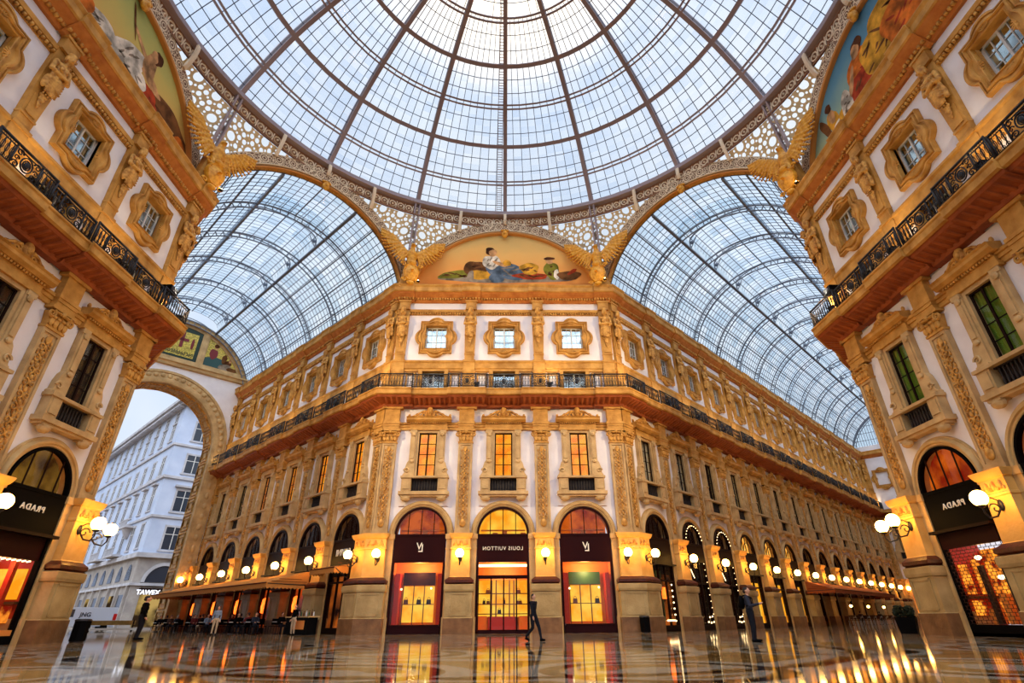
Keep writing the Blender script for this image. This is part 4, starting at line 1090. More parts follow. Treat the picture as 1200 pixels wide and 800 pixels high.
# arms of the centre block
for k in range(NL):
    s=-(LS+LB*(k+.5)); xr=None
    bay(ROOT['center'],'larm',s,LB,None,'winlit' if k<4 else 'curt','in the %s bay of the short arm from the octagon'%ORD[k],wallmesh=CW[LB] if k else wall_bay(LB,xr=LB/2+LS-.1))
for k in range(NR):
    s=RS+RB*(k+.5)
    bay(ROOT['center'],'rarm',s,RB,None,'curt' if k%3!=2 else 'curtd','in the %s bay of the long arm from the octagon'%ORD[k],wallmesh=CW[RB] if k else wall_bay(RB,xl=-RB/2-RS+.1))
for nm,fr,pl in(('short','larm',PL),('long','rarm',PR)):
    for k,s in enumerate(pl):
        pilaster_set(ROOT['center'],FR[fr]@T(s),pier=k>0)
        if k==0: obj('impost',IMPM,ROOT['center'],FR[fr]@T(s))
        caryatid(FR[fr]@T(s),'ochre caryatid figure, %s from the octagon along the %s arm'%(ORD[k],nm))
for fa,sa,fb,sb in(('larm',-1.15,'center',-W+1.15),('center',W-1.15,'rarm',1.15)): corner_pier(ROOT['center'],fa,sa,fb,sb)
corner_pier(ROOT['left'],'left',W-1.15,'l_far',1.15); corner_pier(ROOT['left'],'l_near',-1.15,'left',-W+1.15)
corner_pier(ROOT['right'],'r_far',-1.15,'right',-W+1.15); corner_pier(ROOT['right'],'right',W-1.15,'r_near',1.15)
for blk,fr,pl in(('left','l_far',[.5]),('left','l_near',[-.5]),('right','r_far',[-.5]),('right','r_near',[.5])):
    for s in pl: pilaster_set(ROOT[blk],FR[fr]@T(s),pier=False)
    L_=LEN_L if fr=='l_far' else LEN_R if fr=='r_far' else RET
    m=MB(); sg=1 if pl[0]>0 else -1; m.box(*sorted((sg*1.0,sg*L_)),.3,.6,0,25.3); m.build('side_plaster',M['plaster'],ROOT[blk],FR[fr])
caryatid(FR['l_far']@T(.5),'ochre caryatid figure round the corner of the short arm, profile against the glass vault')
caryatid(FR['r_far']@T(-.5),'ochre caryatid figure round the corner of the long arm, profile against the glass vault')
for blk in('center','left','right'):
    r=ROOT[blk]
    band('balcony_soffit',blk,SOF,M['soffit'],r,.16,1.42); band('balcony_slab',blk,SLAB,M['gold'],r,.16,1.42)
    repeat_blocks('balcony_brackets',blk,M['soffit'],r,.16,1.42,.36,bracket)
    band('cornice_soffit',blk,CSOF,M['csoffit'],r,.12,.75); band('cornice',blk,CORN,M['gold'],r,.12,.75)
    repeat_blocks('dentil_course',blk,M['gold2'],r,.12,.75,.22,dentil)
    band('architrave',blk,[(-.3,12.86),(-.14,12.88),(-.14,13.08),(-.08,13.1),(-.08,13.24),(-.02,13.28),(-.02,13.42),(-.3,13.44)],M['gold'],r)
    band('attic_band',blk,[(-.3,17.48),(-.1,17.52),(-.1,17.72),(-.04,17.78),(-.04,18.2),(.04,18.3),(.04,18.42),(-.3,18.46)],M['gold'],r)
    band('attic_moulding',blk,[(-.3,22.56),(-.2,22.6),(-.2,22.78),(-.06,22.82),(-.02,22.98),(-.02,23.04),(-.3,23.06)],M['gold'],r)
    repeat_blocks('egg_moulding',blk,M['gold2'],r,0,1.0,.2,egg)
# railings
RAILC={}
def railing(blk,keep,label):
    root=tag(empty('balcony_railing'),label,'railing')
    n=0
    for a,ln,d in seglist([(p[0]+m[0]*.98,p[1]+m[1]*.98) for p,m in (lambda q:zip(q,miters(q)))(jogpath(BLOCKS[blk],.16,1.42))]):
        c=a+d*ln/2; 
        if not keep(c): continue
        orn=ln>2.6; key=(round(ln,2),orn)
        if key not in RAILC: RAILC[key]=rail_panel(ln,orn)
        obj('railing_panel',RAILC[key],root,Matrix.Translation((c.x,c.y,15.66))@Matrix.Rotation(math.atan2(d.y,d.x),4,'Z')); n+=1
    return root
railing('center',lambda c:abs(c.x)<W+.2 and c.y<A+.5,'black wrought-iron balcony railing across the wall facing the camera')
railing('center',lambda c:c.x<-W-.2 ,'black wrought-iron balcony railing running along the short arm')
railing('center',lambda c:c.x>W+.2,'black wrought-iron balcony railing running along the long arm')
railing('left',lambda c:c.x>-A-3.2,'black wrought-iron balcony railing on the side front next to the short arm')
railing('right',lambda c:c.x<A+3.2,'black wrought-iron balcony railing on the side front next to the long arm')
# lamps
LP=lamp_proto(); FP=flood_proto(); used={'l':0,'f':0}
def lamp(fr,s,label,dz=0,sc=1.0,p=.4):
    o=LP if used['l']==0 else dup(LP); used['l']=1
    o.matrix_local=FR[fr]@T(s,-p,4.45+dz)@Matrix.Scale(sc,4); tag(o,label,'lamp','globe lamps on the piers')
def flood(fr,s,label,z=15.9,p=1.0,e=380,tilt=.2,size=2.3):
    o=FP if used['f']==0 else dup(FP); used['f']=1
    o.matrix_local=FR[fr]@T(s,-p,z); tag(o,label,'floodlight','floodlights on the balcony')
    l=bpy.data.lights.new('beam','SPOT'); l.energy=e; l.color=(1,.76,.42); l.spot_size=size; l.spot_blend=1; l.shadow_soft_size=.15
    q=bpy.data.objects.new('beam',l); C.objects.link(q); q.parent=o; q.matrix_local=T(0,0,.35)@Matrix.Rotation(PI-tilt,4,'X')
for s,t in((-8.0,'on the corner pier by the cafe'),(-.5*PB,'between the cafe-side monogram window and the glazed doors'),(.5*PB,'between the glazed doors and the monogram window by the long arm'),(8.0,'on the corner pier by the long arm')): lamp('center',s,'lit globe lamp '+t,p=.42)
for k,s in enumerate(PL): lamp('larm',s if k else -.55,'lit white globe lamp, %s from the octagon along the short arm'%ORD[k],p=.42)
for k,s in enumerate(PR): lamp('rarm',s if k else .5,'lit white globe lamp, %s from the octagon along the long arm'%ORD[k],p=.42)
for fr,s,t in(('left',.5*PB,'on the pier before the lettered shop near the short arm'),('left',8.0,'on the corner pier facing the octagon by the short arm'),('l_far',.5,'on the corner pier facing into the short arm'),
              ('right',-.5*PB,'on the pier beside the shuttered boutique'),('right',-8.0,'on the corner pier facing the octagon by the long arm'),('r_far',-.5,'on the corner pier facing into the long arm')): lamp(fr,s,'large lit globe lamp '+t,.25,1.08)
for fr,pl,t in(('center',PC[1:3],'wall facing the camera'),('left',PC,'front next to the short arm'),('right',PC,'front next to the long arm')):
    for i,s in enumerate(pl): flood(fr,s+.7,'small floodlight on the balcony edge, %s along the %s'%(ORD[i],t),e=FLOOD)
for k,s in enumerate(PL): flood('larm',s,'small floodlight on the balcony, %s along the short arm'%ORD[k],e=FLOOD)
for k,s in enumerate(PR): flood('rarm',s,'small floodlight on the balcony, %s along the long arm'%ORD[k],e=FLOOD)
# ------------------------------------------------------------------ shop fronts
Rc=PB/2-1.0
shop('lux_window',Rc,FR['center']@T(-PB),'maroon shop front with pale monogram and maroon header by the cafe',[('V',.6,-.02,4.96,1),('L',.66,.1,4.84,1)])
shop('lux_door',Rc,FR['center']@T(0),'maroon shop front with mirrored lettering over four glazed doors',[('LOUIS VUITTON',.31,0,4.82,1.2)])
shop('lux_window',Rc,FR['center']@T(PB),'maroon shop front with pale monogram and green header by the long arm',[('V',.6,-.02,4.96,1),('L',.66,.1,4.84,1)])
shop('prada_left',Rc,FR['left']@T(PB),'black shop front with mirrored lettering and orange glowing display by the short arm',[('PRADA',.34,0,4.95,1.3)])
shop('prada_left',Rc,FR['left']@T(0),'black boutique front in the middle bay near the short arm')
shop('prada_right',Rc,FR['right']@T(-PB),'black shop front with mirrored lettering over a lit roller grille by the long arm',[('PRADA',.34,0,4.95,1.3)])
shop('prada_right',Rc,FR['right']@T(0),'black boutique front with a grille in the middle bay near the long arm')
for k in range(NL):
    kind='plain' if k==0 else 'cafe'
    shop(kind,LB/2-1,FR['larm']@T(-(LS+LB*(k+.5))),('dark restaurant front with mirrored white lettering in the first bay of the short arm' if k==0 else 'dark cafe front with orange lanterns under the awning, %s bay of the short arm'%ORD[k]),[('SAVINI',.6,0,4.85,1.05)] if k==0 else None)
kinds=['gift','string','string','lit','lit','lit']
for k in range(NR):
    kind=kinds[k] if k<6 else 'plain'
    d={'gift':'dark shop front with red box and fairy lights','string':'dark shop front outlined by fairy lights','lit':'shop front with a lit yellow fanlight','plain':'dark shop front under an unlit fanlight'}[kind]
    shop(kind,RB/2-1,FR['rarm']@T(RS+RB*(k+.5)),d+', %s bay of the long arm'%ORD[k],[('SWAROVSKI',.3,0,4.8,1.1)] if False else None)
# bags in the middle shop and the monogram windows
def bag(Mx,w,h,mat,label):
    r=tag(empty('handbag',Mx),label,'handbag','handbags displayed in the lit shop'); b=MB(); b.prism([(-w/2,0),(w/2,0),(w*.42,h),(-w*.42,h)],-.07,.07); b.build('body',M[mat],r)
    t=MB(); t.tube([(w*.28*math.cos(q),0,h+h*.5*math.sin(q)) for q in[PI*i/8 for i in range(9)]],.016,4); t.build('handle',M[mat],r)
for x,z,w,h,m_,l in((-1.0,2.3,.3,.2,'bag','brown handbag on the top shelf, cafe side'),(1.05,2.3,.32,.2,'bag','brown handbag on the top shelf, long arm side'),(-1.25,1.67,.2,.2,'bag2','small black handbag on the middle shelf, cafe side'),(-.98,1.67,.24,.17,'bag','brown handbag on the middle shelf beside a small black one'),(1.12,1.67,.36,.18,'bag','wide brown handbag on the middle shelf, long arm side'),(-.22,1.1,.26,.22,'bag2','black handbag on the low shelf behind the door leaves'),(.1,1.67,.16,.22,'bag2','small black handbag on the middle shelf at the door centre')):
    bag(FR['center']@T(x,2.5,z),w,h,m_,l)
for sx,x,z,m_,l in((-PB,-.82,1.45,'bag','brown handbag in the cafe-side monogram window'),(-PB,.02,1.45,'bag2','small dark handbag in the middle of the cafe-side monogram window'),(-PB,.66,1.45,'bag2','tall dark handbag in the cafe-side monogram window'),(PB,.72,1.5,'bag2','dark handbag in the long-arm monogram window'),(PB,-.72,1.5,'bag','red-brown handbag in the long-arm monogram window')):
    bag(FR['center']@T(sx+x,1.32,1.66),.3,.26,m_,l)
# ------------------------------------------------------------------ dome, arches, vaults
build_dome()
arch_band(0,'trim_1','pierced lace arch band over the painted lunette facing the camera',True)
arch_band(90,'trim_2','pierced lace arch band over the painted lunette beside the short arm',True)
arch_band(-90,'trim_3','pierced lace arch band over the painted lunette beside the long arm',True)
arch_band(45,'trim_4','pierced lace arch band round the mouth of the short glass vault',False)
arch_band(-45,'trim_5','pierced lace arch band round the mouth of the long glass vault',False)
for d,n in((135,6),(-135,7),(180,8)): arch_band(d,'trim_%d'%n,'pierced lace arch band behind the viewer over '+{6:'the arm opposite the long arm',7:'the arm opposite the short arm',8:'the rear wall'}[n],False)
build_vault(45,'ceiling_left_arm','glass barrel vault over the short arm ending at the street arch',LEN_L,LB,LS)
build_vault(-45,'ceiling_right_arm','long glass barrel vault over the long arm',LEN_R,RB,RS)
EM=eagle_mesh(); EM.materials.clear(); EM.materials.append(M['eagle']); SM=shield_mesh()
for deg,t in((22.5,'between the central lunette and the short vault'),(-22.5,'between the central lunette and the long vault'),(67.5,'between the short vault and the lunette beside it'),(-67.5,'between the long vault and the lunette beside it')):
    r=empty('eagle_sculpture',FA(deg)@T(0,21.0,27.2)); tag(r,'gilded eagle over a shield '+t,'sculpture','gilded eagles at the dome corners')
    obj('eagle',EM,r,Matrix.Scale(.92,4)); obj('shield',SM,r,T(0,-.5,-1.05)@Matrix.Scale(1.12,4))
    b=MB(); b.box(-.8,.8,-.2,.7,-2.4,-1.9); b.prism([(-.7,-1.9),(.7,-1.9),(.4,.6),(-.4,.6)],.15,.7); b.build('plinth',M['gold'],r)
# painted lunettes
def paint_mat(name,stops,axis_angle=0.0):
    m,nt,b,o=newmat(name); tc=N(nt,'ShaderNodeTexCoord'); mp=N(nt,'ShaderNodeMapping'); mp.inputs['Rotation'].default_value=(0,axis_angle,0); L(nt,tc.outputs['Object'],mp.inputs[0])
    sp=N(nt,'ShaderNodeSeparateXYZ'); L(nt,mp.outputs[0],sp.inputs[0]); n=N(nt,'ShaderNodeTexNoise'); n.inputs['Scale'].default_value=.45; n.inputs['Detail'].default_value=5; L(nt,tc.outputs['Object'],n.inputs['Vector'])
    a=N(nt,'ShaderNodeMath',operation='MULTIPLY_ADD'); a.inputs[1].default_value=3.0; L(nt,n.outputs['Fac'],a.inputs[0]); L(nt,sp.outputs['Z'],a.inputs[2])
    mr=N(nt,'ShaderNodeMapRange'); mr.inputs['From Min'].default_value=26.6; mr.inputs['From Max'].default_value=33.4; L(nt,a.outputs[0],mr.inputs['Value'])
    r=N(nt,'ShaderNodeValToRGB'); el=r.color_ramp.elements
    while len(el)<len(stops): el.new(.5)
    for e_,(p,c) in zip(el,stops): e_.position=p; e_.color=lin(c)
    L(nt,mr.outputs[0],r.inputs['Fac']); L(nt,r.outputs['Color'],b.inputs['Base Color']); b.inputs['Roughness'].default_value=.7; b.inputs['Specular IOR Level'].default_value=.1; return m
PT={k:stone('painted '+k,tuple(int(v*.62) for v in c),tuple(min(255,int(v*1.12)) for v in c),1.5,.85,0,.1,detail=7) for k,c in dict(flesh=(206,150,100),hair=(92,54,32),white=(226,210,190),blue=(96,110,128),ochre=(214,152,50),brown=(120,76,42),red=(176,66,36),olive=(128,122,44),orange=(214,112,40),grey=(150,132,112)).items()}
def daub(mb,c,r,rot=0):     # one painted patch, barely raised from the wall
    ph=[random.uniform(0,6.3) for _ in range(3)]; r=list(r); k_=lambda t:1+.07*math.sin(2*t+ph[0])+.06*math.sin(3*t+ph[1])+.05*math.sin(5*t+ph[2])
    mb.add([(c[0]+k_(t)*(r[0]*math.cos(t)*math.cos(rot)-r[1]*math.sin(t)*math.sin(rot)),0,c[1]+k_(t)*(r[0]*math.cos(t)*math.sin(rot)+r[1]*math.sin(t)*math.cos(rot))) for t in[2*PI*i/30 for i in range(30)]],[tuple(range(30))])
def lunette(deg,label,mat,daubs):
    r=tag(empty('lunette_painting',FA(deg)),label,'mural'); p=MB(); R=RI+.1
    poly=[(R*math.cos(a),ZC+R*math.sin(a)) for a in[PI*i/60 for i in range(61)]]
    p.prism(poly,AP+.02,AP+.12); p.build('painted_ground',mat,r)
    order={}
    for i,(col,c,rr,rot) in enumerate(daubs):
        mb=MB(); daub(mb,c,rr,rot); mb.v=[(x,AP+.012-.0016*i,z) for x,y,z in mb.v]
        if rr[0]*rr[1]>.5 and col!='grey':
            fo=MB()
            for q in range(7):
                u=random.uniform(-.6,.6); w_=random.uniform(-.5,.5); daub(fo,(c[0]+u*rr[0],c[1]+w_*rr[1]),(rr[0]*random.uniform(.16,.34),.05+.03*rr[1]),rot+random.uniform(-.7,.7))
            fo.v=[(x,AP+.0112-.0016*i,z) for x,y,z in fo.v]; fo.build('painted_folds',PT[{'white':'grey','red':'brown','orange':'red','ochre':'brown','blue':'grey','brown':'hair','olive':'hair','flesh':'ochre','hair':'brown'}[col]],r,recalc=False)
        mb.build('painted_figure' if col in('flesh','hair') else 'painted_patch',PT[col],r,recalc=False)
lunette(0,'painted lunette with a reclining robed woman facing the camera above the central wall',paint_mat('dusk sky painting',[(0,(210,112,44)),(.35,(240,160,80)),(.7,(238,182,104)),(1,(206,176,112))]),
 [('grey',(0,26.9),(5.6,.42),0),('olive',(-4.3,27.35),(1.5,.42),.1),('brown',(-2.6,27.9),(1.0,.95),.2),('ochre',(-2.2,27.3),(1.0,.5),0),('grey',(-3.0,27.2),(.3,.55),0),
  ('blue',(.2,27.7),(1.9,.8),-.12),('blue',(-.7,27.1),(.7,.6),0),('white',(-1.2,28.7),(.75,.8),.5),('flesh',(-.4,28.5),(.7,.2),-.4),('hair',(-1.3,29.9),(.46,.42),.2),('flesh',(-1.08,29.7),(.34,.42),0),('ochre',(0.2,28.6),(.4,.3),0),
  ('red',(2.3,27.2),(1.5,.36),0),('ochre',(2.2,28.0),(.9,.6),0),('olive',(4.2,27.8),(.65,1.0),.1),('flesh',(4.0,28.85),(.3,.36),0),('hair',(4.0,29.12),(.5,.16),0),('white',(4.6,27.4),(.26,.5),0),('brown',(5.7,27.3),(1.0,.5),.1),('red',(6.0,27.7),(.5,.18),.6)])
lunette(90,'painted lunette with a white-robed figure holding a spear beside the short arm',paint_mat('green gold sky painting',[(0,(200,120,48)),(.35,(224,172,92)),(.7,(204,180,98)),(1,(158,174,104))]),
 [('brown',(5.4,27.2),(2.4,1.6),-.3),('orange',(6.6,26.6),(1.1,1.2),0),('red',(2.9,27.4),(1.0,.8),-.3),('red',(3.6,27.0),(.7,.7),0),('white',(.9,28.3),(1.3,.9),.6),('white',(1.6,27.7),(1.0,.7),.2),('flesh',(2.8,28.6),(1.1,.3),-.2),('flesh',(2.3,29.3),(.5,1.0),.1),('hair',(2.6,30.4),(.38,.5),0),('flesh',(2.3,30.2),(.3,.42),0),('flesh',(1.4,29.7),(1.3,.14),-.5),('brown',(.2,30.5),(.08,1.1),.5),('white',(-1.4,27.6),(1.6,.7),.2),('orange',(-3.5,27.6),(1.6,1.0),0),('flesh',(-3.3,28.8),(.4,.7),0),('hair',(-3.3,29.6),(.36,.36),0)])
lunette(-90,'painted lunette with an orange-robed woman and winged child beside the long arm',paint_mat('blue sky painting',[(0,(206,190,100)),(.4,(150,172,150)),(.75,(96,140,160)),(1,(78,126,156))]),
 [('white',(-5.0,26.9),(1.8,.8),.2),('ochre',(-4.7,28.2),(.55,.8),.1),('flesh',(-4.7,28.6),(.34,.5),0),('hair',(-4.75,29.35),(.3,.34),0),('brown',(-5.5,28.3),(.3,1.0),.35),('white',(-4.4,27.4),(.8,.5),.3),('ochre',(-3.6,27.6),(.6,.6),0),('white',(-3.2,28.0),(.6,.9),0),
  ('orange',(-1.2,28.3),(1.5,1.7),-.3),('red',(-1.6,27.6),(1.3,1.1),0),('ochre',(.2,28.6),(1.6,1.4),.2),('flesh',(-2.3,28.8),(.9,.2),1.0),('hair',(-1.0,30.35),(.5,.5),0),('flesh',(-1.25,30.15),(.36,.46),0),('ochre',(1.6,29.4),(1.8,1.3),-.3),('orange',(2.4,28.4),(1.8,1.4),0)])
for deg,t in((10.2,'cafe side'),(-10.2,'long arm side')):
    pass
# ------------------------------------------------------------------ end of the short arm: the street arch
EX=FA(45)
def end_wall(name,label,Mx,R,zs,thick):
    r=tag(empty(name,Mx),label,'end wall',kind='structure'); hw=ARMH+.3; n=40
    w=MB(); arc=[(R*math.cos(PI*i/n),zs+R*math.sin(PI*i/n)) for i in range(n+1)]; top=26.3
    for y in(0,thick):
        for i in range(n):
            a,b=arc[i],arc[i+1]
            def up(p): return (p[0],top)
            w.add([(a[0],y,a[1]),(a[0],y,top),(b[0],y,top),(b[0],y,b[1])],[(0,1,2,3)])
        for s in(-1,1): w.add([(s*R,y,0),(s*hw,y,0),(s*hw,y,top),(s*R,y,top)],[(0,1,2,3)])
    w.build('plaster',M['plaster'],r,recalc=False)
    j=MB(); j.arcsweep([(R,0),(R,thick)],0,zs,0,PI,40)
    for s in(-1,1): j.add([(s*R,0,0),(s*R,thick,0),(s*R,thick,zs),(s*R,0,zs)],[(0,1,2,3)])
    j.build('reveal',M['pil'],r,recalc=False)
    c=MB()      # coffers of the reveal
    def fr_(p,t,u): 
        for k in(-.55,.55):
            pass
    for i in range(30):
        L_=zs*2+PI*R; d=L_*(i+.5)/30; h=L_/30*.42
        def pos(d,y):
            if d<zs: return (R-.06,y,d)
            if d<zs+PI*R: a=(d-zs)/R; return ((R-.06)*math.cos(a),y,zs+(R-.06)*math.sin(a))
            return (-R+.06,y,zs*2+PI*R-d)
        pts=[pos(d-h,.5),pos(d-h,thick-.5),pos(d+h,thick-.5),pos(d+h,.5)]
        c.tube(pts,.09,4,closed=True)
        q=[pos(d-h*.5,.9),pos(d-h*.5,thick-.9),pos(d+h*.5,thick-.9),pos(d+h*.5,.9)]; c.tube(q,.06,4,closed=True)
    c.build('coffers',M['gold2'],r,recalc=False)
    a=MB(); a.arcsweep([(R,.0),(R,-.18),(R+.2,-.26),(R+.5,-.26),(R+.55,-.2),(R+1.1,-.2),(R+1.15,-.3),(R+1.4,-.3),(R+1.45,.0)],0,zs,0,PI,48)
    for s in(-1,1):
        x0,x1=sorted((s*R,s*(R+1.45))); a.box(x0,x1,-.22,0,0,zs); a.box(*sorted((s*(R+.2),s*(R+.5))),-.28,0,3,zs)
        a.box(x0-.05,x1+.05,-.4,0,0,1.6)
    for i in range(33):
        t=PI*i/32; a.ell(((R+.82)*math.cos(t),-.22,zs+(R+.82)*math.sin(t)),(.26,.1,.26),8,5)
    for s in(-1,1):
        for i in range(14): a.ell((s*(R+.82),-.24,3.2+i*1.05),(.24,.1,.34),8,5)
    a.build('archivolt',M['pil'],r)
    k=MB(); k.prismx([(0,top-.5),(-.25,top-.4),(-.3,top-.1),(-.45,top),(-.45,top+.2),(0,top+.25)],-hw,hw); k.box(-hw,hw,0,thick,top-.1,top+.2)
    k.build('ledge',M['pil'],r)
    # lunette with mosaic panels
    f=MB(); rr=8.3
    f.arcsweep([(rr+.3,.1),(rr+.3,-.2),(rr-.25,-.25),(rr-.3,-.1),(rr-.62,-.1),(rr-.62,.1)],0,ZC,.37,PI-.37,48)
    for s in(-1,1): f.box(*sorted((s*2.0,s*2.75)),-.15,.1,top+.2,ZC+math.sqrt(rr*rr-2.75**2)); f.box(*sorted((s*2.12,s*2.62)),-.22,-.1,top+.2,ZC+math.sqrt(rr*rr-2.75**2))
    f.box(-7.4,7.4,-.2,.1,top+.2,top+.62)
    f.build('lunette_frame',M['pil'],r)
    return r,top,rr
r,top,rr=end_wall('wall_short_arm_end','white street arch wall closing the short arm under a mosaic lunette',EX@T(0,T0+LEN_L+.05,0),6.15,17.6,3.0)
def mosaic():
    m,nt,b,o=newmat('gold mosaic'); tc=N(nt,'ShaderNodeTexCoord'); v=N(nt,'ShaderNodeTexVoronoi'); v.inputs['Scale'].default_value=9; L(nt,tc.outputs['Object'],v.inputs['Vector'])
    rr_=N(nt,'ShaderNodeValToRGB'); rr_.color_ramp.elements[0].color=lin((150,128,24)); rr_.color_ramp.elements[1].color=lin((226,196,70)); sp=N(nt,'ShaderNodeSeparateColor'); L(nt,v.outputs['Color'],sp.inputs[0]); L(nt,sp.outputs[0],rr_.inputs['Fac'])
    L(nt,rr_.outputs['Color'],b.inputs['Base Color']); b.inputs['Roughness'].default_value=.35; return m
M['mosaic']=mosaic(); PT['dkgreen']=plain('mosaic dark green',(24,44,28),.5); PT['teal']=plain('mosaic teal',(40,74,70),.5); PT['crimson']=plain('mosaic crimson',(120,26,26),.5)
def seg(x0,x1):     # panel shape under the lunette arc
    n=16; R_=rr-.6; p=[(x0,top+.6),(x1,top+.6)]
    for i in range(n+1):
        x=x1+(x0-x1)*i/n; z=ZC+math.sqrt(max(0,R_*R_-x*x)); p.append((x,max(z,top+.62)))
    return p
mp=tag(empty('mosaic_panel',r.matrix_basis.copy()),'mosaic of a seated red and teal figure above the street arch','mosaic')
g=MB(); g.prism(seg(2.75,7.0),-.02,.1); g.build('gold_ground',M['mosaic'],mp)
for i,(c_,p_,s_,t_) in enumerate([('teal',(4.0,27.6),(1.2,.7),0),('teal',(3.3,27.3),(.7,.5),0),('crimson',(3.6,28.6),(.5,.6),0),('flesh',(3.75,29.5),(.22,.28),0),('hair',(3.75,29.65),(.3,.24),0),('brown',(4.9,28.3),(.3,.6),0),('hair',(5.4,27.8),(.36,.5),0),('flesh',(5.6,28.3),(.2,.24),0),('grey',(5.2,27.3),(.8,.4),0),('brown',(6.0,27.2),(.6,.3),0)]):
    mb=MB(); daub(mb,p_,s_,t_); mb.v=[(x,-.03-.001*i,z) for x,y,z in mb.v]; mb.build('mosaic_figure',PT[c_],mp,recalc=False)
mp=tag(empty('mosaic_panel',r.matrix_basis.copy()),'mosaic with a dark red cross in a green border above the street arch','mosaic')
g=MB(); g.prism(seg(-2.0,2.0),-.02,.1); g.build('green_border',PT['dkgreen'],mp); g=MB(); g.box(-1.6,1.6,-.05,-.02,top+.95,ZC+7.1); g.build('gold_ground',M['mosaic'],mp)
g=MB(); g.bar((0,-.07,top+2.0),(0,-.07,top+3.9),.34,.04,up=(0,1,0)); g.bar((-.7,-.07,top+3.0),(.7,-.07,top+3.0),.34,.04,up=(0,1,0)); g.ell((1.15,-.07,top+2.7),(.16,.03,.7),8,6); g.build('red_cross',PT['crimson'],mp)
g=MB()
for i in range(11): x=-1.3+.26*i; g.tube([(x,-.07,top+1.2+.1*(i%3)),(x+.1,-.07,top+1.55),(x+.18,-.07,top+1.25),(x+.05,-.07,top+1.1)],.045,4,closed=bool(i%2))
g.build('black_scrollwork',PT['dkgreen'],mp)
mp=tag(empty('mosaic_panel',r.matrix_basis.copy()),'mosaic panel at the hidden end of the lunette above the street arch','mosaic')
g=MB(); g.prism(seg(-7.0,-2.75),-.02,.1); g.build('gold_ground',M['mosaic'],mp)
# ------------------------------------------------------------------ end of the long arm
r2=tag(empty('wall_long_arm_end',FA(-45)@T(0,T0+LEN_R+.05,0)),'far ochre and white wall closing the long arm','end wall',kind='structure')
w=MB(); w.box(-ARMH-.3,ARMH+.3,0,.6,0,26); w.build('plaster',M['plaster'],r2)
for x in(-5.2,0,5.2):
    for n_,me in(('lobed_frame',AM['frame']),('attic_pane',AM['pane'])): obj(n_,me,r2,T(x,-.26,0))
    for n_,me in(('surround',HM['surround']),('hood',HM['hood']),('carved_crest',HM['crest']),('balustrade',HM['balustrade'])): obj(n_,me,r2,T(x,-.26,0))
    q=MB(); q.box(x-.66,x+.66,-.05,-.02,9.5,12.66); q.build('window_pane',M['skypane'],r2)
    q=MB(); q.box(x-1.6,x+1.6,-.05,.0,0,5.7); q.build('shop_opening',M['warmglow'],r2)
for x in(-7.4,-2.6,2.6,7.4): pilaster_set(r2,T(x,-.3,0))
for prof,m_ in((SOF,'soffit'),(SLAB,'gold'),(CSOF,'csoffit'),(CORN,'gold')):
    q=MB(); q.path([(-ARMH,-.0),(ARMH,-.0)],prof); q.build('cornice_run',M[m_],r2)
q=MB(); R_=8.5
for i in range(41):
    x=-7.9+15.8*i/40; h=ZC+math.sqrt(max(0,R_*R_-x*x))
    if h>26: q.bar((x,.2,25.9),(x,.2,h),.06)
for z in(27,28.2,29.4,30.6): h=math.sqrt(max(0,R_*R_-(z-ZC)**2)); q.bar((-h,.2,z),(h,.2,z),.06)
q.arcsweep([(R_,.0),(R_+.2,.1),(R_,.3)],0,ZC,.3,PI-.3,40); q.build('lunette_bars',M['vaultiron'],r2,recalc=False)
q=MB(); q.prism([(R_*math.cos(a),ZC+R_*math.sin(a)) for a in[.35+(PI-.7)*i/40 for i in range(41)]],.28,.3); q.build('lunette_glass',M['vaultglass'],r2)
# wall behind the camera
wb=tag(empty('wall_back'),'plain white wall behind the viewer','wall',kind='structure')
m=MB(); 
for s in(-1,1): m.box(*sorted((s*1.9,s*(W+.2))),-A-1.2,-A-.6,0,25.3)
m.box(-1.9,1.9,-A-1.2,-A-.6,8,25.3); m.build('back_plaster',M['plaster'],wb)
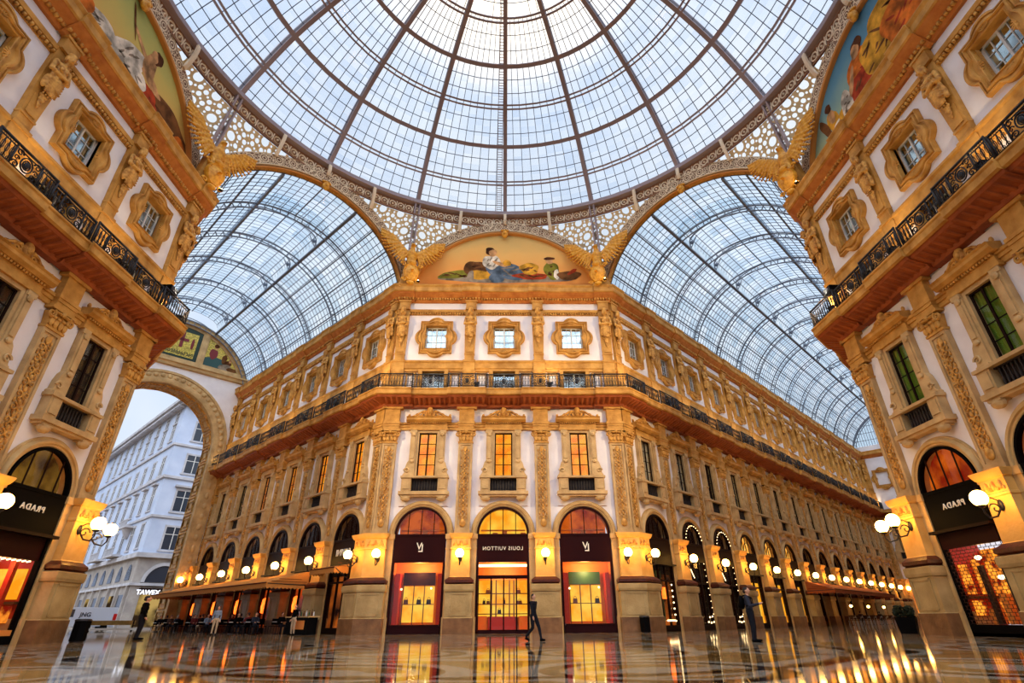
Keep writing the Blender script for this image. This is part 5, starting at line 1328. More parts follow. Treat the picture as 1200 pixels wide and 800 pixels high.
# ------------------------------------------------------------------ floor
def floor_mat():
    m,nt,b,o=newmat('polished inlaid marble'); tc=N(nt,'ShaderNodeTexCoord'); sp=N(nt,'ShaderNodeSeparateXYZ'); L(nt,tc.outputs['Object'],sp.inputs[0])
    def mth(op,a,b2=None,c=None):
        n=N(nt,'ShaderNodeMath',operation=op)
        for i,x in enumerate((a,b2,c)):
            if x is None: continue
            if isinstance(x,(int,float)): n.inputs[i].default_value=x
            else: L(nt,x,n.inputs[i])
        return n.outputs[0]
    X,Y=sp.outputs['X'],sp.outputs['Y']
    R_=mth('SQRT',mth('ADD',mth('MULTIPLY',X,X),mth('MULTIPLY',Y,Y)))
    def near(v,t,w): return mth('LESS_THAN',mth('ABSOLUTE',mth('SUBTRACT',v,t)),w)
    rings=near(R_,5.2,.35)
    for t,w in((8.6,.25),(9.6,.1),(13.2,.4),(14.2,.1),(17.2,.3)): rings=mth('MAXIMUM',rings,near(R_,t,w))
    fx=mth('SUBTRACT',mth('FRACT',mth('MULTIPLY',X,1/5.46)),.5); fy=mth('SUBTRACT',mth('FRACT',mth('MULTIPLY',Y,1/5.46)),.5)
    d=mth('SQRT',mth('ADD',mth('MULTIPLY',fx,fx),mth('MULTIPLY',fy,fy)))
    circ=mth('MAXIMUM',near(d,.40,.045),mth('MAXIMUM',near(d,.27,.02),mth('LESS_THAN',d,.13)))
    dia=near(mth('ADD',mth('ABSOLUTE',fx),mth('ABSOLUTE',fy)),.5,.02)
    light=mth('MAXIMUM',mth('MAXIMUM',rings,circ),dia)
    dark=mth('MAXIMUM',near(d,.335,.03),mth('MAXIMUM',near(R_,9.2,.16),near(R_,13.8,.16)))
    n=N(nt,'ShaderNodeTexNoise'); n.inputs['Scale'].default_value=.9; n.inputs['Detail'].default_value=6; L(nt,tc.outputs['Object'],n.inputs['Vector'])
    r=N(nt,'ShaderNodeValToRGB'); r.color_ramp.elements[0].color=lin((128,84,34)); r.color_ramp.elements[1].color=lin((162,122,68)); r.color_ramp.elements[0].position=.35; r.color_ramp.elements[1].position=.65; L(nt,n.outputs['Fac'],r.inputs['Fac'])
    m1=N(nt,'ShaderNodeMix',data_type='RGBA'); L(nt,light,m1.inputs[0]); L(nt,r.outputs['Color'],m1.inputs[6]); m1.inputs[7].default_value=lin((184,168,146))
    m2=N(nt,'ShaderNodeMix',data_type='RGBA'); L(nt,dark,m2.inputs[0]); L(nt,m1.outputs[2],m2.inputs[6]); m2.inputs[7].default_value=lin((52,34,24)); L(nt,m2.outputs[2],b.inputs['Base Color'])
    b.inputs['Roughness'].default_value=.055; b.inputs['IOR'].default_value=1.75; b.inputs['Specular IOR Level'].default_value=.6
    n2=N(nt,'ShaderNodeTexNoise'); n2.inputs['Scale'].default_value=1.6; n2.inputs['Detail'].default_value=3; L(nt,tc.outputs['Object'],n2.inputs['Vector'])
    bp=N(nt,'ShaderNodeBump'); bp.inputs['Strength'].default_value=.05; bp.inputs['Distance'].default_value=.01; L(nt,n2.outputs['Fac'],bp.inputs['Height']); L(nt,bp.outputs['Normal'],b.inputs['Normal'])
    return m
fl=MB(); fl.add([(-110,-32,0),(110,-32,0),(110,120,0),(-110,120,0)],[(0,1,2,3)]); f_=fl.build('floor',floor_mat(),recalc=False); tag(f_,'polished inlaid marble floor reflecting the lamps','floor',kind='structure')
# ------------------------------------------------------------------ the street outside
def street():
    M['streetglow']=glow('lit street shop window',(228,190,110),.42,(60,44,30),.5)
    s=T0
    M['bw']=stone('pale blue white render',(176,188,212),(196,206,226),.5,.8,.05,.1); M['bs']=stone('grey rusticated stone',(150,142,138),(176,168,160),1.0,.8,.3,.1)
    M['bwin']=plain('dark house window',(44,50,62),.15,0,.6); M['btrim']=stone('grey stone trim',(168,166,170),(196,194,198),1,.8,.1,.1)
    b=tag(empty('corner_building',EX@T(0,s,0)),'pale blue-white corner apartment building seen through the street arch','building'); X0=7.6; D0=54.5; DE=100; XE=34
    q=MB(); q.box(X0,XE,D0,DE,8.4,29.2); q.build('wall',M['bw'],b); q=MB(); q.box(X0+.02,XE,D0+.02,DE,0,8.4); q.build('ground_storey',M['bs'],b)
    for z0,z1,e in((8.2,8.75,.5),(13.2,13.5,.2),(18.4,18.75,.28),(23.0,23.3,.22),(29.0,29.4,.7),(29.4,29.9,1.1),(4.9,5.2,.3)):
        q=MB(); q.box(X0-e,XE,D0-e,DE,z0,z1); q.build('cornice' if z1>29 else 'string_course',M['btrim'],b)
    q=MB()
    for i in range(60): q.box(X0-1.0,X0-.1,D0+.3+.75*i,D0+.7+.75*i,28.7,29.0)
    q.build('eaves_brackets',M['btrim'],b); q=MB()
    for i in range(24): q.box(X0+.3+.75*i,X0+.7+.75*i,D0-1.0,D0-.1,28.7,29.0)
    q.build('eaves_brackets',M['btrim'],b)
    def win(face,u,z,w,h,ped):
        def bx(mb,u0,u1,e0,e1,z0,z1):
            if face=='L': mb.box(X0-e1,X0-e0,u0,u1,z0,z1)
            else: mb.box(u0,u1,D0-e1,D0-e0,z0,z1)
        q=MB(); bx(q,u-w/2-.25,u-w/2,0,.05,z-.1,z+h+.2); bx(q,u+w/2,u+w/2+.25,0,.05,z-.1,z+h+.2); bx(q,u-w/2-.25,u+w/2+.25,0,.08,z+h,z+h+.25); bx(q,u-w/2-.4,u+w/2+.4,0,.14,z-.3,z-.1)
        if ped: bx(q,u-w/2-.5,u+w/2+.5,0,.45,z+h+.45,z+h+.7)
        f=q.build('window',M['btrim'],b)
        q=MB(); bx(q,u-w/2,u+w/2,.0,.03,z,z+h); q.build('pane',M['bwin'],f)
        q=MB(); bx(q,u-.05,u+.05,.03,.08,z,z+h); bx(q,u-w/2,u+w/2,.03,.07,z+h*.66,z+h*.66+.08); q.build('sash',M['white2'],f)
    for i in range(9):
        u=58.0+4.5*i-.5
        for z,h,pd in((9.6,2.9,0),(14.4,2.8,1),(19.2,2.4,0),(24.2,2.4,0)): win('L',u,z,1.3,h,pd)
        win('L',u,26.9,1.3,1.5,0)
    for u in(10.7,15.0,19.3):
        for z,h,pd in((9.3,2.8,0),(14.2,2.7,1),(19.4,2.5,0),(24.1,2.6,0)): win('R',u,z,2.0,h,pd)
    for u in(10.9,15.8):
        q=MB(); poly=[(u+2.0*math.cos(PI*i/20),5.3+2.0*math.sin(PI*i/20)) for i in range(21)]; q.prism(poly,D0-.06,D0); q.build('arched_window',M['bwin'],b)
        q=MB(); q.arcsweep([(2.0,D0),(2.0,D0-.2),(2.4,D0-.2),(2.4,D0)],u,5.3,0,PI,20); q.build('arch_surround',M['btrim'],b)
        q=MB(); q.box(u-2.0,u+2.0,D0-.05,D0,.3,3.9); q.build('shop_window',M['streetglow'],b)
    for i in range(8):
        u=57.5+4.5*i; q=MB(); q.prismx([(u+1.1*math.cos(PI*k/16),5.6+1.9*math.sin(PI*k/16)) for k in range(17)],X0-.06,X0); q.build('arched_window',M['bwin'],b)
        q=MB(); q.box(X0-.05,X0,u-1.5,u+1.5,.3,3.9); q.build('shop_window',M['streetglow'] if i in(1,4) else M['bwin'],b)
        q=MB(); q.box(X0-.3,X0+.1,u-2.45,u-2.05,0,4.9); q.build('pier',M['bs'],b)
    for u in(66.5,75.5):
        q=MB(); q.box(X0-1.3,X0,u-2.6,u+2.6,8.9,9.15); q.box(X0-1.3,X0-1.15,u-2.6,u+2.6,9.95,10.1)
        for k in range(14): q.box(X0-1.27,X0-1.18,u-2.5+.37*k,u-2.38+.37*k,9.15,9.95)
        q.build('balcony',M['btrim'],b)
    q=MB(); q.box(X0-1.1,X0,62.4,66.0,12.6,12.85); q.box(X0-1.1,X0-.95,62.4,66.0,13.6,13.75); q.lathe((X0-.2,64.2,11.2),[(.1,0),(.5,.5),(.9,1.4)],12)
    for k in range(10): q.box(X0-1.08,X0-1.0,62.5+.37*k,62.62+.37*k,12.85,13.6)
    q.build('balcony',M['btrim'],b)
    q=MB(); q.box(8.6,12.6,D0-.9,D0-.1,4.35,4.6); q.build('canopy',M['frame'],b)
    o=obj('lettering',text_mesh('TAWEX',.75,.04,glow('white sign letters',(235,240,255),1.6),False,.01),b,T(9.5,D0-.95,4.1))
    b2=tag(empty('apartment_building',EX@T(-9,s+112,0)),'pale apartment block farther down the street beyond the arch','building')
    q=MB(); q.box(0,30,0,20,0,24); q.build('wall',M['bw'],b2)
    for i in range(6):
        for z in(9,14,19):
            q=MB(); q.box(1.2+3.6*i,2.6+3.6*i,-.06,0,z,z+2.4); q.build('window',M['bwin'],b2)
    # delivery van
    v=tag(empty('delivery_van',EX@T(1.9,s+44,0)),'white delivery van parked in the street beyond the arch','van')
    pr=[(2.6,.45),(-2.6,.45),(-2.6,1.1),(-2.35,1.25),(-1.75,2.1),(-1.4,2.2),(2.5,2.2),(2.6,2.05)]
    q=MB(); q.prism(pr,-.95,.95); q.build('body',plain('white van paint',(196,204,220),.3),v)
    q=MB(); q.prism([(-1.2,1.3),(-2.2,1.3),(-1.75,2.0),(-1.2,2.0)],-.97,-.94); q.build('window',M['bwin'],v)
    for x in(-1.7,1.7):
        q=MB()
        for yy in(-.98,.78):
            rows=[[(x+rr_*math.cos(2*PI*i/20),y,.36+rr_*math.sin(2*PI*i/20)) for i in range(20)] for rr_,y in((.02,yy),(.34,yy),(.36,yy+.1),(.34,yy+.2),(.02,yy+.2))]; q.grid(rows,True)
        q.build('wheel',M['black'],v)
    q=MB(); q.box(2.3,2.62,-.97,-.6,1.0,1.6); q.build('tail_light',plain('red light',(190,20,16),.3),v)
    o=obj('lettering',text_mesh('JNG',.55,.01,M['bwin'],False,.01),v,T(-.2,-.97,1.5))
    p=tag(empty('barrier',EX@T(3.2,s+38,0)),'low wooden barrier across the street arch in front of the van','barrier')
    q=MB(); q.box(-2.0,2.0,-.06,.06,.55,.95); q.build('plank',stone('barrier wood',(120,92,40),(150,118,60),2),p); q=MB(); q.box(-2,2,-.12,.12,.12,.3); q.build('rail',M['white2'],p)
    for x in(-1.8,1.8):
        q=MB(); q.box(x-.06,x+.06,-.08,.08,0,1.0); q.build('leg',M['frame'],p)
street()
# ------------------------------------------------------------------ people
def person(Mx,label,h=1.7,pose='stand',top='cloth',legs='cloth',shoes='black',hairm='hair',vox=.022,pack=None,group=None,hold=None,bulk=1.0):
    """one continuous body; regions coloured as skin, top, trousers, shoes"""
    b=MB(); S=[]
    def e(c,r,mi): b.ell(c,r,10,7); S.append((Vector(c),min(r) if isinstance(r,(tuple,list)) else r,mi))
    def cap(p,q,r0,r1,mi,n=6):
        p=Vector(p);q=Vector(q)
        for i in range(n+1): t=i/n; e(tuple(p.lerp(q,t)),r0+(r1-r0)*t,mi)
    SK,TP,TR,SH=0,1,2,3
    sit=pose=='sit'; hz=.5 if sit else .93
    for a in(-1,1):
        hip=(a*.1,0,hz)
        if sit: knee=(a*.13,-.42,.5); ank=(a*.13,-.36,.1); toe=(a*.14,-.52,.05)
        elif pose=='walk': knee=(a*.1,-.2 if a>0 else -.02,.5); ank=(a*.1,-.3 if a>0 else .32,.1 if a>0 else .18); toe=(a*.11,-.46 if a>0 else .2,.05 if a>0 else .06)
        else: knee=(a*.11,-.02,.5); ank=(a*.12,.02,.09); toe=(a*.15,-.15,.045)
        cap(hip,knee,.105,.075,TR,8); cap(knee,ank,.075,.055,TR,8); cap((ank[0],ank[1]+.02,.05 if not pose=='walk' or a>0 else .1),toe,.055,.045,SH,5)
        sh=(a*.19,.0,hz+.5); 
        if sit: el=(a*.26,-.08,hz+.24); wr=(a*.16,-.32,hz+.22)
        elif hold: el=(a*.25,-.06,hz+.22); wr=(a*.1,-.3,hz+.28)
        elif pose=='walk': el=(a*.25,.1*a,hz+.22); wr=(a*.26,-.06+.1*a,hz-.02)
        else: el=(a*.25,.04,hz+.22); wr=(a*.25,-.06,hz-.03)
        cap(sh,el,.066,.052,TP); cap(el,wr,.05,.036,TP)
        d=(Vector(wr)-Vector(el)).normalized(); w=Vector(wr); sd=Vector((1,0,0)); nn=d.cross(sd).normalized()
        cap(w,w+d*.07,.036,.04,SK,3)
        for k,ln in enumerate((.07,.085,.08,.06)):
            o=w+d*.08+sd*(-.03+.02*k); m=o+d*ln*.55; cap(o,m,.0125,.012,SK,3); cap(m,m+(d*.7+nn*.5).normalized()*ln*.5,.012,.011,SK,3)
        o=w+d*.03-sd*a*.035; cap(o,o+(d*.7-sd*a*.7).normalized()*.06,.014,.012,SK,3)
    e((0,0,hz+.02),(.17,.12,.13),TR); e((0,0,hz+.16),(.155,.11,.14),TP); e((0,0,hz+.32),(.18,.12,.17),TP); e((0,0,hz+.46),(.205,.11,.1),TP); e((0,.01,hz+.53),(.12,.08,.05),TP)
    cap((0,0,hz+.54),(0,-.015,hz+.62),.05,.048,SK,3)
    e((0,-.02,hz+.72),(.075,.09,.115),SK); e((0,-.045,hz+.67),(.055,.06,.06),SK); e((0,-.115,hz+.71),(.014,.02,.024),SK); e((0,-.1,hz+.665),(.025,.012,.008),SK)
    for a in(-1,1): e((a*.077,.0,hz+.71),(.012,.022,.032),SK); e((a*.03,-.098,hz+.735),(.014,.01,.008),SK)
    me=blob(b,vox,2); me.materials.clear()
    for m_ in('skin',top,legs,shoes): me.materials.append(M[m_])
    for p in me.polygons:
        c=p.center; p.material_index=min(S,key=lambda s:(s[0]-c).length-s[1])[2]
    sc=h/(hz+.835) if not sit else h/1.75
    r=tag(empty('person',Mx@Matrix.Diagonal((sc*bulk,sc*bulk,sc,1))),label,'person',group); obj('body',me,r)
    hb=MB(); hb.ell((0,.012,hz+.765),(.082,.09,.085),12,8); hb.ell((0,.05,hz+.7),(.07,.06,.08),10,7)
    obj('hair',blob(hb,.02,1),r).data.materials.append(M[hairm])
    if pack:
        q=MB(); q.ell((0,.19,hz+.34),(.17,.1,.24),12,8); q.ell((0,.25,hz+.24),(.12,.07,.12),10,7)
        for a in(-1,1): q.tube([(a*.11,.14,hz+.54),(a*.12,.02,hz+.58),(a*.13,-.11,hz+.48),(a*.13,-.12,hz+.3),(a*.14,.06,hz+.2)],.022,6)
        obj('backpack',blob(q,.02,1),r).data.materials.append(M['black'])
    return r
M['jacket']=plain('navy jacket',(28,30,44),.8); M['beige']=plain('beige trousers',(176,150,120),.8); M['greyblue']=plain('grey blue shirt',(120,132,150),.8); M['brownc']=plain('brown coat',(70,46,34),.85); M['redc']=plain('dark red jacket',(96,26,24),.85)
M['greyhair']=plain('grey hair',(150,144,138),.7)
V=lambda fr,s,p,rz=0:FR[fr]@T(s,-p,0,rz)
person(T(8.75,2.85,0,1.05),'person in dark jacket and backpack standing alone on the open floor',1.68,'stand','jacket','cloth','black',vox=.016,pack=True,hold=True,bulk=1.2)
person(T(1.3,5.6,0,.9),'person in dark clothes walking past the pier beside the glazed shop doors',1.62,'walk','cloth','cloth','black')
person(T(3.5,16.0,0,PI*.5),'person in beige trousers walking before the long-arm monogram window',1.6,'walk','beige','beige','black') if False else None
person(T(-17.7,12.2,0,2.2),'person in a long black coat standing by the end of the cafe terrace',1.9,'stand','black','cloth','black',bulk=1.45)
# ------------------------------------------------------------------ cafe furniture
def table_proto():
    r=empty('cafe_table'); q=MB(); q.lathe((0,0,.7),[(.001,0),(.34,0),(.35,.02),(.34,.04),(.001,.04)],20); q.build('table_top',M['white2'],r)
    q=MB(); q.lathe((0,0,.03),[(.03,0),(.03,.67)],10); q.build('pedestal',M['iron'],r); q=MB(); q.lathe((0,0,0),[(.001,0),(.24,0),(.22,.03),(.001,.05)],16); q.build('base',M['iron'],r); return r
def chair_proto(mat,leg):
    r=empty('cafe_chair'); q=MB(); q.box(-.21,.21,-.2,.22,.43,.47); q.build('seat',M[mat],r)
    q=MB(); 
    rows=[[(-.21+.42*i/8,.2+.04*math.cos(PI*(i/8-.5))+.05*(z-.5),z) for i in range(9)] for z in(.55,.7,.85,.92)]; q.grid(rows); q.grid([[(x,y+.025,z) for x,y,z in w] for w in rows]); q.grid([[(x,y,z) for x,y,z in rows[-1]],[(x,y+.025,z) for x,y,z in rows[-1]]]); q.build('backrest',M[mat],r)
    for x,y in((-.19,-.18),(.19,-.18),(-.19,.2),(.19,.2)):
        q=MB(); q.tube([(x,y,.44),(x*1.08,y*1.1,0)],.018,6); q.build('leg',M[leg],r)
        if y>0: q=MB(); q.tube([(x,y,.44),(x,y+.05,.9)],.016,6); q.build('back_post',M[leg],r)
    return r
TP_=table_proto(); CP=chair_proto('black','iron'); CW_=chair_proto('brownc','white2'); ut=[0,0,0]
def put(proto,i,Mx,label,cat,group):
    o=proto if ut[i]==0 else dup(proto); ut[i]=1; o.matrix_local=Mx; tag(o,label,cat,group); return o
SITL=[('black','cloth'),('brownc','cloth'),('cloth','beige'),('greyblue','cloth'),('redc','cloth'),('jacket','cloth')]
n=0
for row,p in enumerate((1.45,3.0)):
    for k in range(8):
        s=-8.2-2.9*k-.6*row; rw=('row by the shops','outer row')[row]
        put(TP_,0,V('larm',s,p),'round cafe table, %s from the octagon, %s, left awning'%(ORD[k],rw),'table','terrace tables in the short arm')
        for a in(-1,1):
            put(CP,1,V('larm',s+a*.62,p,a*PI/2),'black cafe chair, %s side of the %s table, %s, left awning'%('near' if a>0 else 'far',ORD[k],rw),'chair','terrace chairs in the short arm')
            if (k*2+row+(a>0))%3!=0 and k<8:
                tp,lg=SITL[n%6]; 
                person(V('larm',s+a*.6,p,a*PI/2),'person %s seated %s side of %s table, %s'%(('in black','in a brown coat','in charcoal and beige','in a grey-blue shirt','in dark red','in a navy jacket')[n%6],'near' if a>0 else 'far',ORD[k],rw),1.7,'sit',tp,lg,'black',vox=.032,group=None,hairm='greyhair' if n%4==1 else 'hair'); n+=1
person(V('larm',-3.4,2.6,.3),'person in dark top and pale beige trousers standing beside the bar counter',1.66,'stand','black','beige','black')
person(V('larm',-8.5,5.4,1.2),'person in a grey-blue shirt standing before the cafe terrace',1.66,'stand','greyblue','beige','black')
for k in range(7):
    s=36.5+2.6*k
    put(TP_,0,V('rarm',s,2.0),'small round cafe table, %s from the octagon under the right awning'%ORD[k],'table','terrace tables in the long arm')
    for a in(-1,1): put(CW_,2,V('rarm',s+a*.65,2.0,a*PI/2),'pale-legged cafe chair, %s side of the %s table under the right awning'%('near' if a<0 else 'far',ORD[k]),'chair','terrace chairs in the long arm')
    if k in(1,4): person(V('rarm',s+.6,2.0,PI/2),'dark-clothed person seated at the %s table under the right awning'%ORD[k],1.7,'sit','cloth','cloth','black',vox=.04)
# awnings
M['awn']=plain('faded ochre awning canvas',(176,118,58),.85,0,.1); M['awn2']=plain('dark awning band',(74,34,20),.85,0,.1); M['awnr']=plain('rust awning canvas',(150,78,40),.85,0,.1)
def awning(fr,s0,s1,zt,zf,pd,mat,label,name='awning'):
    r=tag(empty(name,FR[fr]),label,'awning'); q=MB()
    q.add([(s0,-.45,zt),(s1,-.45,zt),(s1,-pd,zf),(s0,-pd,zf),(s0,-.45,zt-.04),(s1,-.45,zt-.04),(s1,-pd,zf-.04),(s0,-pd,zf-.04)],[(0,1,2,3),(7,6,5,4),(0,4,5,1),(1,5,6,2),(2,6,7,3),(3,7,4,0)])
    for s in(s0,s1): q.add([(s,-.45,zt-.04),(s,-pd,zf-.04),(s,-.45,zf-.04)],[(0,1,2)])
    q.build('canopy',M[mat],r,recalc=False)
    v=MB(); n=int(abs(s1-s0)/.3); pts=[]
    for i in range(n):
        a=s0+(s1-s0)*i/n; b_=s0+(s1-s0)*(i+1)/n; m_=(a+b_)/2
        v.add([(a,-pd-.01,zf),(b_,-pd-.01,zf),(b_,-pd-.01,zf-.26),(m_,-pd-.01,zf-.36),(a,-pd-.01,zf-.26)],[(0,1,2,3,4)])
    for s in(s0,s1):
        k=int(pd/.3)
        for i in range(k):
            a=-.45-(pd-.45)*i/k; b_=-.45-(pd-.45)*(i+1)/k
            v.add([(s,a,zf),(s,b_,zf),(s,b_,zf-.26),(s,(a+b_)/2,zf-.36),(s,a,zf-.26)],[(0,1,2,3,4)])
    v.build('valance',M[mat],r,recalc=False,angle=None)
    w=MB(); w.box(*sorted((s0,s1)),-pd-.03,-pd+.03,zf-.02,zf+.05); w.build('front_bar',M['awn2'],r)
    for i in range(int(abs(s1-s0)/5.3)+1):
        s=s0+(s1-s0)*i/max(1,int(abs(s1-s0)/5.3)); w=MB(); w.tube([(s,-.45,zt-.9),(s,-pd+.1,zf-.02)],.03,6); w.build('arm',M['iron'],r)
    for s in (s0,):
        w=MB()
        for y0,y1,z in((-1.0,-2.6,zf+.28),(-.6,-3.1,zf+.12)): w.bar((s,max(y0,-pd+.3),z),(s,max(y1,-pd+.2),z),.05,.03)
        w.build('printed_band',M['awn2'],r)
    return r
awning('larm',-6.6,-32.0,3.85,3.02,3.45,'awn','long ochre cafe awning with scalloped edge along the short arm')
awning('larm',-1.4,-4.6,4.0,3.75,1.5,'awn','small flat awning over the restaurant window in the first bay of the short arm')
awning('rarm',29.6,53.0,3.9,3.1,3.0,'awnr','rust cafe awning along the long arm')
for i,s in enumerate((35.6,42.0,48.6)):
    r=tag(empty('pendant_lamp',V('rarm',s,2.4)@T(0,0,1.75)),'small lit lamp hanging under the right awning, %s from the octagon'%ORD[i],'lamp','lamps under the right awning')
    q=MB(); q.ell((0,0,0),.13,10,7); q.build('bulb',M['globe'],r); q=MB(); q.tube([(0,0,.1),(0,0,1.6)],.012,5); q.build('cord',M['iron'],r); q=MB(); q.lathe((0,0,.1),[(.14,0),(.05,.12),(.02,.16)],10); q.build('shade',M['iron'],r)
# bar counter, menu stands, bins
c=tag(empty('bar_counter',V('larm',-4.0,1.9)),'dark bar counter with an orange front panel beside the cafe corner pier','counter')
q=MB(); q.box(-1.3,1.6,-.3,.35,0,.95); q.build('body',M['black'],c); q=MB(); q.box(-1.4,1.7,-.38,.42,.95,1.02); q.build('worktop',M['pil'],c); q=MB(); q.box(-.3,1.2,-.34,-.3,.3,.78); q.build('front_panel',M['orange'],c)
bt=None
for i,(x,hh) in enumerate(((-1.1,.32),(-.85,.36),(-.55,.3),(-.2,.34),(.15,.26),(.5,.36),(.85,.3),(1.2,.34),(1.45,.28))):
    r=tag(empty('bottle',V('larm',-4.0+x,1.8)@T(0,0,1.02)),'bottle on the bar counter, %s from the far end'%ORD[i],'bottle','bottles on the bar counter')
    q=MB(); q.lathe((0,0,0),[(.001,0),(.045,.01),(.045,hh*.6),(.018,hh*.78),(.018,hh),(.001,hh)],10); q.build('glass',M[('green','bag','white2')[i%3]],r); q=MB(); q.lathe((0,0,hh),[(.022,-.02),(.022,.03),(.001,.035)],8); q.build('cap',M['black'],r)
for Mx,l in((T(-18.3,8.95,0,PI/2),'black litter bin at the foot of the corner pier by the short arm'),(T(8.6,18.55,0),'black litter bin against the corner pier beside the monogram window')):
    r=tag(empty('litter_bin',Mx),l,'bin'); q=MB(); q.prismz([(.3*math.cos(t),.3*math.sin(t)) for t in[PI/8+2*PI*i/8 for i in range(8)]],.05,.8); q.build('body',M['black'],r)
    q=MB(); q.lathe((0,0,.8),[(.3,0),(.33,.02),(.3,.08),(.2,.1),(.18,.04)],16); q.build('rim',M['iron'],r); q=MB(); q.lathe((0,0,0),[(.26,0),(.27,.05)],16); q.build('base',M['iron'],r)
r=tag(empty('planter',T(20.0,11.6,0,-.7)@Matrix.Scale(1.15,4)),'tall black planter with dark shrub at the corner pier by the long arm','planter')
q=MB(); q.prism([(-.3,0),(.3,0),(.38,.62),(-.38,.62)],-.35,.35); q.build('pot',M['black'],r)
M['leaf']=stone('dark shrub leaves',(12,20,10),(30,44,20),12,.7,.2)
q=MB()
for i in range(260):
    a=random.random()*2*PI; t=random.random(); z=.62+.42*t; rr_=.38*math.sqrt(max(.05,1-((z-.8)/.34)**2))*random.uniform(.6,1)
    q.ell((rr_*math.cos(a),rr_*math.sin(a),z),(.07,.03,.05),5,3,Matrix.Rotation(a,3,'Z')@Matrix.Rotation(random.uniform(-.8,.8),3,'X'))
q.build('shrub',M['leaf'],r)
# black shade-less projectors on the attic ledges by the side arms
for fr,s,l in(('left',7.6,'black projector box on the balcony rail by the short arm'),('right',-7.3,'black projector box on the balcony rail by the long arm')):
    r=tag(empty('projector',FR[fr]@T(s,-.75,16.95)),l,'projector'); q=MB(); q.box(-.35,.35,-.3,.3,0,.34); q.build('housing',M['black'],r); q=MB(); q.box(-.05,.05,-.05,.05,-1.3,0); q.build('post',M['iron'],r)
    q=MB(); q.box(-.3,.3,-.32,-.3,.04,.3); q.build('lens',M['bwin'],r)
    sx=-1 if fr=='left' else 1
    for tgt,en,ang in(((-sx*6,A,13),PROJ,1.9),((sx*34,36,12),PROJ*.9,1.3)):
        l=bpy.data.lights.new('projector_beam','SPOT'); l.energy=en; l.color=(1,.76,.42); l.spot_size=ang; l.spot_blend=1; l.shadow_soft_size=.5
        p0=FR[fr]@Vector((s,-1.3,17.15)); d_=(Vector(tgt)-p0).to_track_quat('-Z','Y').to_matrix().to_4x4(); q=bpy.data.objects.new('projector_beam',l); C.objects.link(q); q.matrix_world=Matrix.Translation(p0)@d_
        q.parent=r; q.matrix_parent_inverse=(FR[fr]@T(s,-.75,16.95)).inverted()
# ------------------------------------------------------------------ light
for deg in(22.5,-22.5,67.5,-67.5):
    r=tag(empty('cornice_spotlight',FA(deg)@T(0,20.2,25.32)),'glowing cornice spotlight at the foot of the eagle, %s'%{22.5:'central wall, short arm side',-22.5:'central wall, long arm side',67.5:'front next to the short arm',-67.5:'front next to the long arm'}[deg],'spotlight','spotlights under the eagles')
    q=MB(); q.ell((.62,.1,.12),.06,8,6); q.build('lens',M['flood'],r); q=MB(); q.box(.5,.74,0,.2,-.02,.06); q.build('base',M['iron'],r)
    l=bpy.data.lights.new('spot','POINT'); l.energy=EAGLE; l.color=(1,.76,.42); l.shadow_soft_size=.1; q=bpy.data.objects.new('spot_light',l); C.objects.link(q); q.parent=r; q.matrix_local=T(.62,-.5,.3)
w=bpy.data.worlds.new('sky'); bpy.context.scene.world=w; w.use_nodes=True; nt=w.node_tree; bg=nt.nodes['Background']
tc=N(nt,'ShaderNodeTexCoord'); sp=N(nt,'ShaderNodeSeparateXYZ'); L(nt,tc.outputs['Generated'],sp.inputs[0])
n=N(nt,'ShaderNodeTexNoise'); n.inputs['Scale'].default_value=2.2; n.inputs['Detail'].default_value=5; L(nt,tc.outputs['Generated'],n.inputs['Vector'])
r=N(nt,'ShaderNodeValToRGB'); r.color_ramp.elements[0].color=SKY0; r.color_ramp.elements[1].color=SKY1; r.color_ramp.elements[0].position=.35; r.color_ramp.elements[1].position=.65; L(nt,n.outputs['Fac'],r.inputs['Fac'])
vm=N(nt,'ShaderNodeVectorMath',operation='DOT_PRODUCT'); vm.inputs[1].default_value=Vector((0,.43,.90)).normalized(); nm=N(nt,'ShaderNodeVectorMath',operation='NORMALIZE'); L(nt,tc.outputs['Generated'],nm.inputs[0]); L(nt,nm.outputs[0],vm.inputs[0])
mr=N(nt,'ShaderNodeMapRange',interpolation_type='SMOOTHSTEP'); mr.inputs['From Min'].default_value=.972; mr.inputs['From Max'].default_value=1.0; L(nt,vm.outputs['Value'],mr.inputs['Value'])
mx=N(nt,'ShaderNodeMix',data_type='RGBA'); L(nt,mr.outputs[0],mx.inputs[0]); L(nt,r.outputs['Color'],mx.inputs[6]); mx.inputs[7].default_value=(1.5,1.25,.95,1)
gr=N(nt,'ShaderNodeMapRange'); gr.inputs['From Min'].default_value=-.02; gr.inputs['From Max'].default_value=.02; L(nt,sp.outputs['Z'],gr.inputs['Value'])
m2=N(nt,'ShaderNodeMix',data_type='RGBA'); L(nt,gr.outputs[0],m2.inputs[0]); m2.inputs[6].default_value=(.05,.045,.04,1); L(nt,mx.outputs[2],m2.inputs[7]); L(nt,m2.outputs[2],bg.inputs['Color']); 
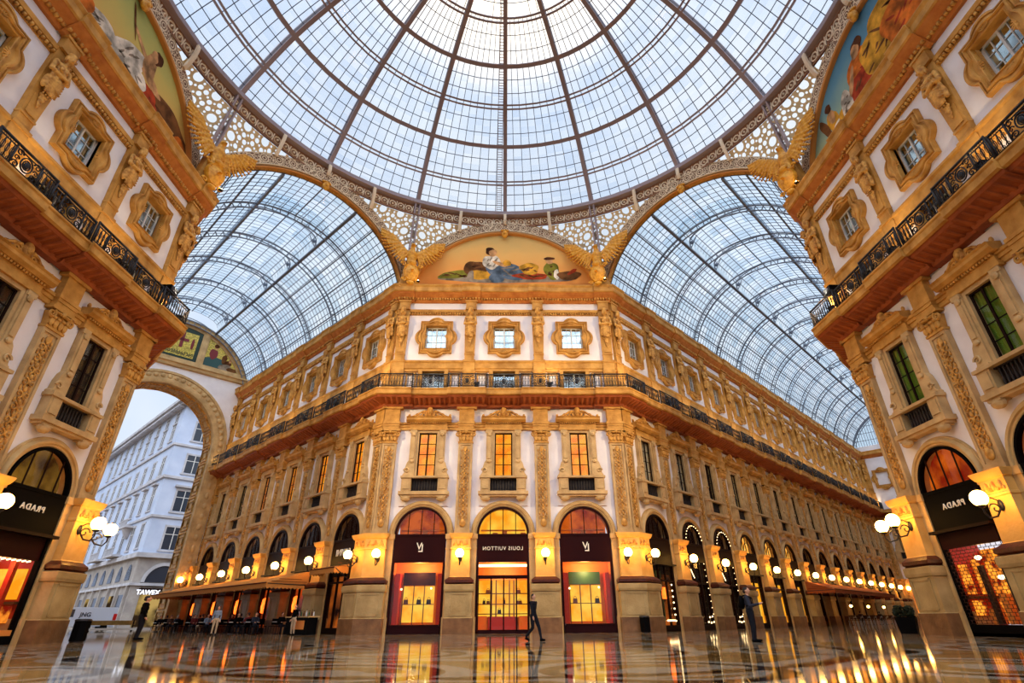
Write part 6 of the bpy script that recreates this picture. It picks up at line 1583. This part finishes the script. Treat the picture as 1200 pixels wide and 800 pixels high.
# unseen sky behind the viewer, brightened as added fill for the fronts and street
dp=N(nt,'ShaderNodeVectorMath',operation='DOT_PRODUCT'); dp.inputs[1].default_value=Vector((.1,-1,.25)).normalized(); L(nt,nm.outputs[0],dp.inputs[0])
mb_=N(nt,'ShaderNodeMapRange',interpolation_type='SMOOTHSTEP'); mb_.inputs['From Min'].default_value=.1; mb_.inputs['From Max'].default_value=.8; mb_.inputs['To Min'].default_value=SKYS; mb_.inputs['To Max'].default_value=SKYB; 
eg=N(nt,'ShaderNodeMapRange',interpolation_type='SMOOTHSTEP'); eg.inputs['From Min'].default_value=.2; eg.inputs['From Max'].default_value=.45; L(nt,sp.outputs['Z'],eg.inputs['Value'])
ml=N(nt,'ShaderNodeMath',operation='MULTIPLY'); L(nt,dp.outputs['Value'],ml.inputs[0]); L(nt,eg.outputs[0],ml.inputs[1]); L(nt,ml.outputs[0],mb_.inputs['Value']); L(nt,mb_.outputs[0],bg.inputs['Strength'])
# ------------------------------------------------------------------ camera
f,pi,ya,ro=624.5376,.5115,.0234,-.0079; cx,cy,cz=.2179,-18.2282,.712; px,py=606.8486,375.7684
fw=Vector((math.sin(ya)*math.cos(pi),math.cos(ya)*math.cos(pi),math.sin(pi))); rt=fw.cross(Vector((0,0,1))).normalized(); up=rt.cross(fw)
r_=rt*math.cos(ro)+up*math.sin(ro); u_=-rt*math.sin(ro)+up*math.cos(ro)
cam=bpy.data.cameras.new('camera'); co=bpy.data.objects.new('camera',cam); C.objects.link(co)
co.matrix_world=Matrix(((r_.x,u_.x,-fw.x,cx),(r_.y,u_.y,-fw.y,cy),(r_.z,u_.z,-fw.z,cz),(0,0,0,1)))
cam.sensor_width=36; cam.lens=f/1200*36; cam.shift_x=-(px-600)/1200; cam.shift_y=(py-400)/1200; cam.clip_start=.05; cam.clip_end=800
sc=bpy.context.scene; sc.camera=co
sc.view_settings.view_transform='Standard'; sc.view_settings.look='None'; sc.view_settings.exposure=EXPO; sc.view_settings.gamma=1; sc.view_settings.use_curve_mapping=False
sc.cycles.max_bounces=6; sc.cycles.diffuse_bounces=3; sc.cycles.glossy_bounces=3; sc.cycles.transmission_bounces=3; sc.cycles.transparent_max_bounces=10
sc.cycles.use_denoising=True; sc.cycles.sample_clamp_indirect=6; sc.cycles.caustics_reflective=False; sc.cycles.caustics_refractive=False
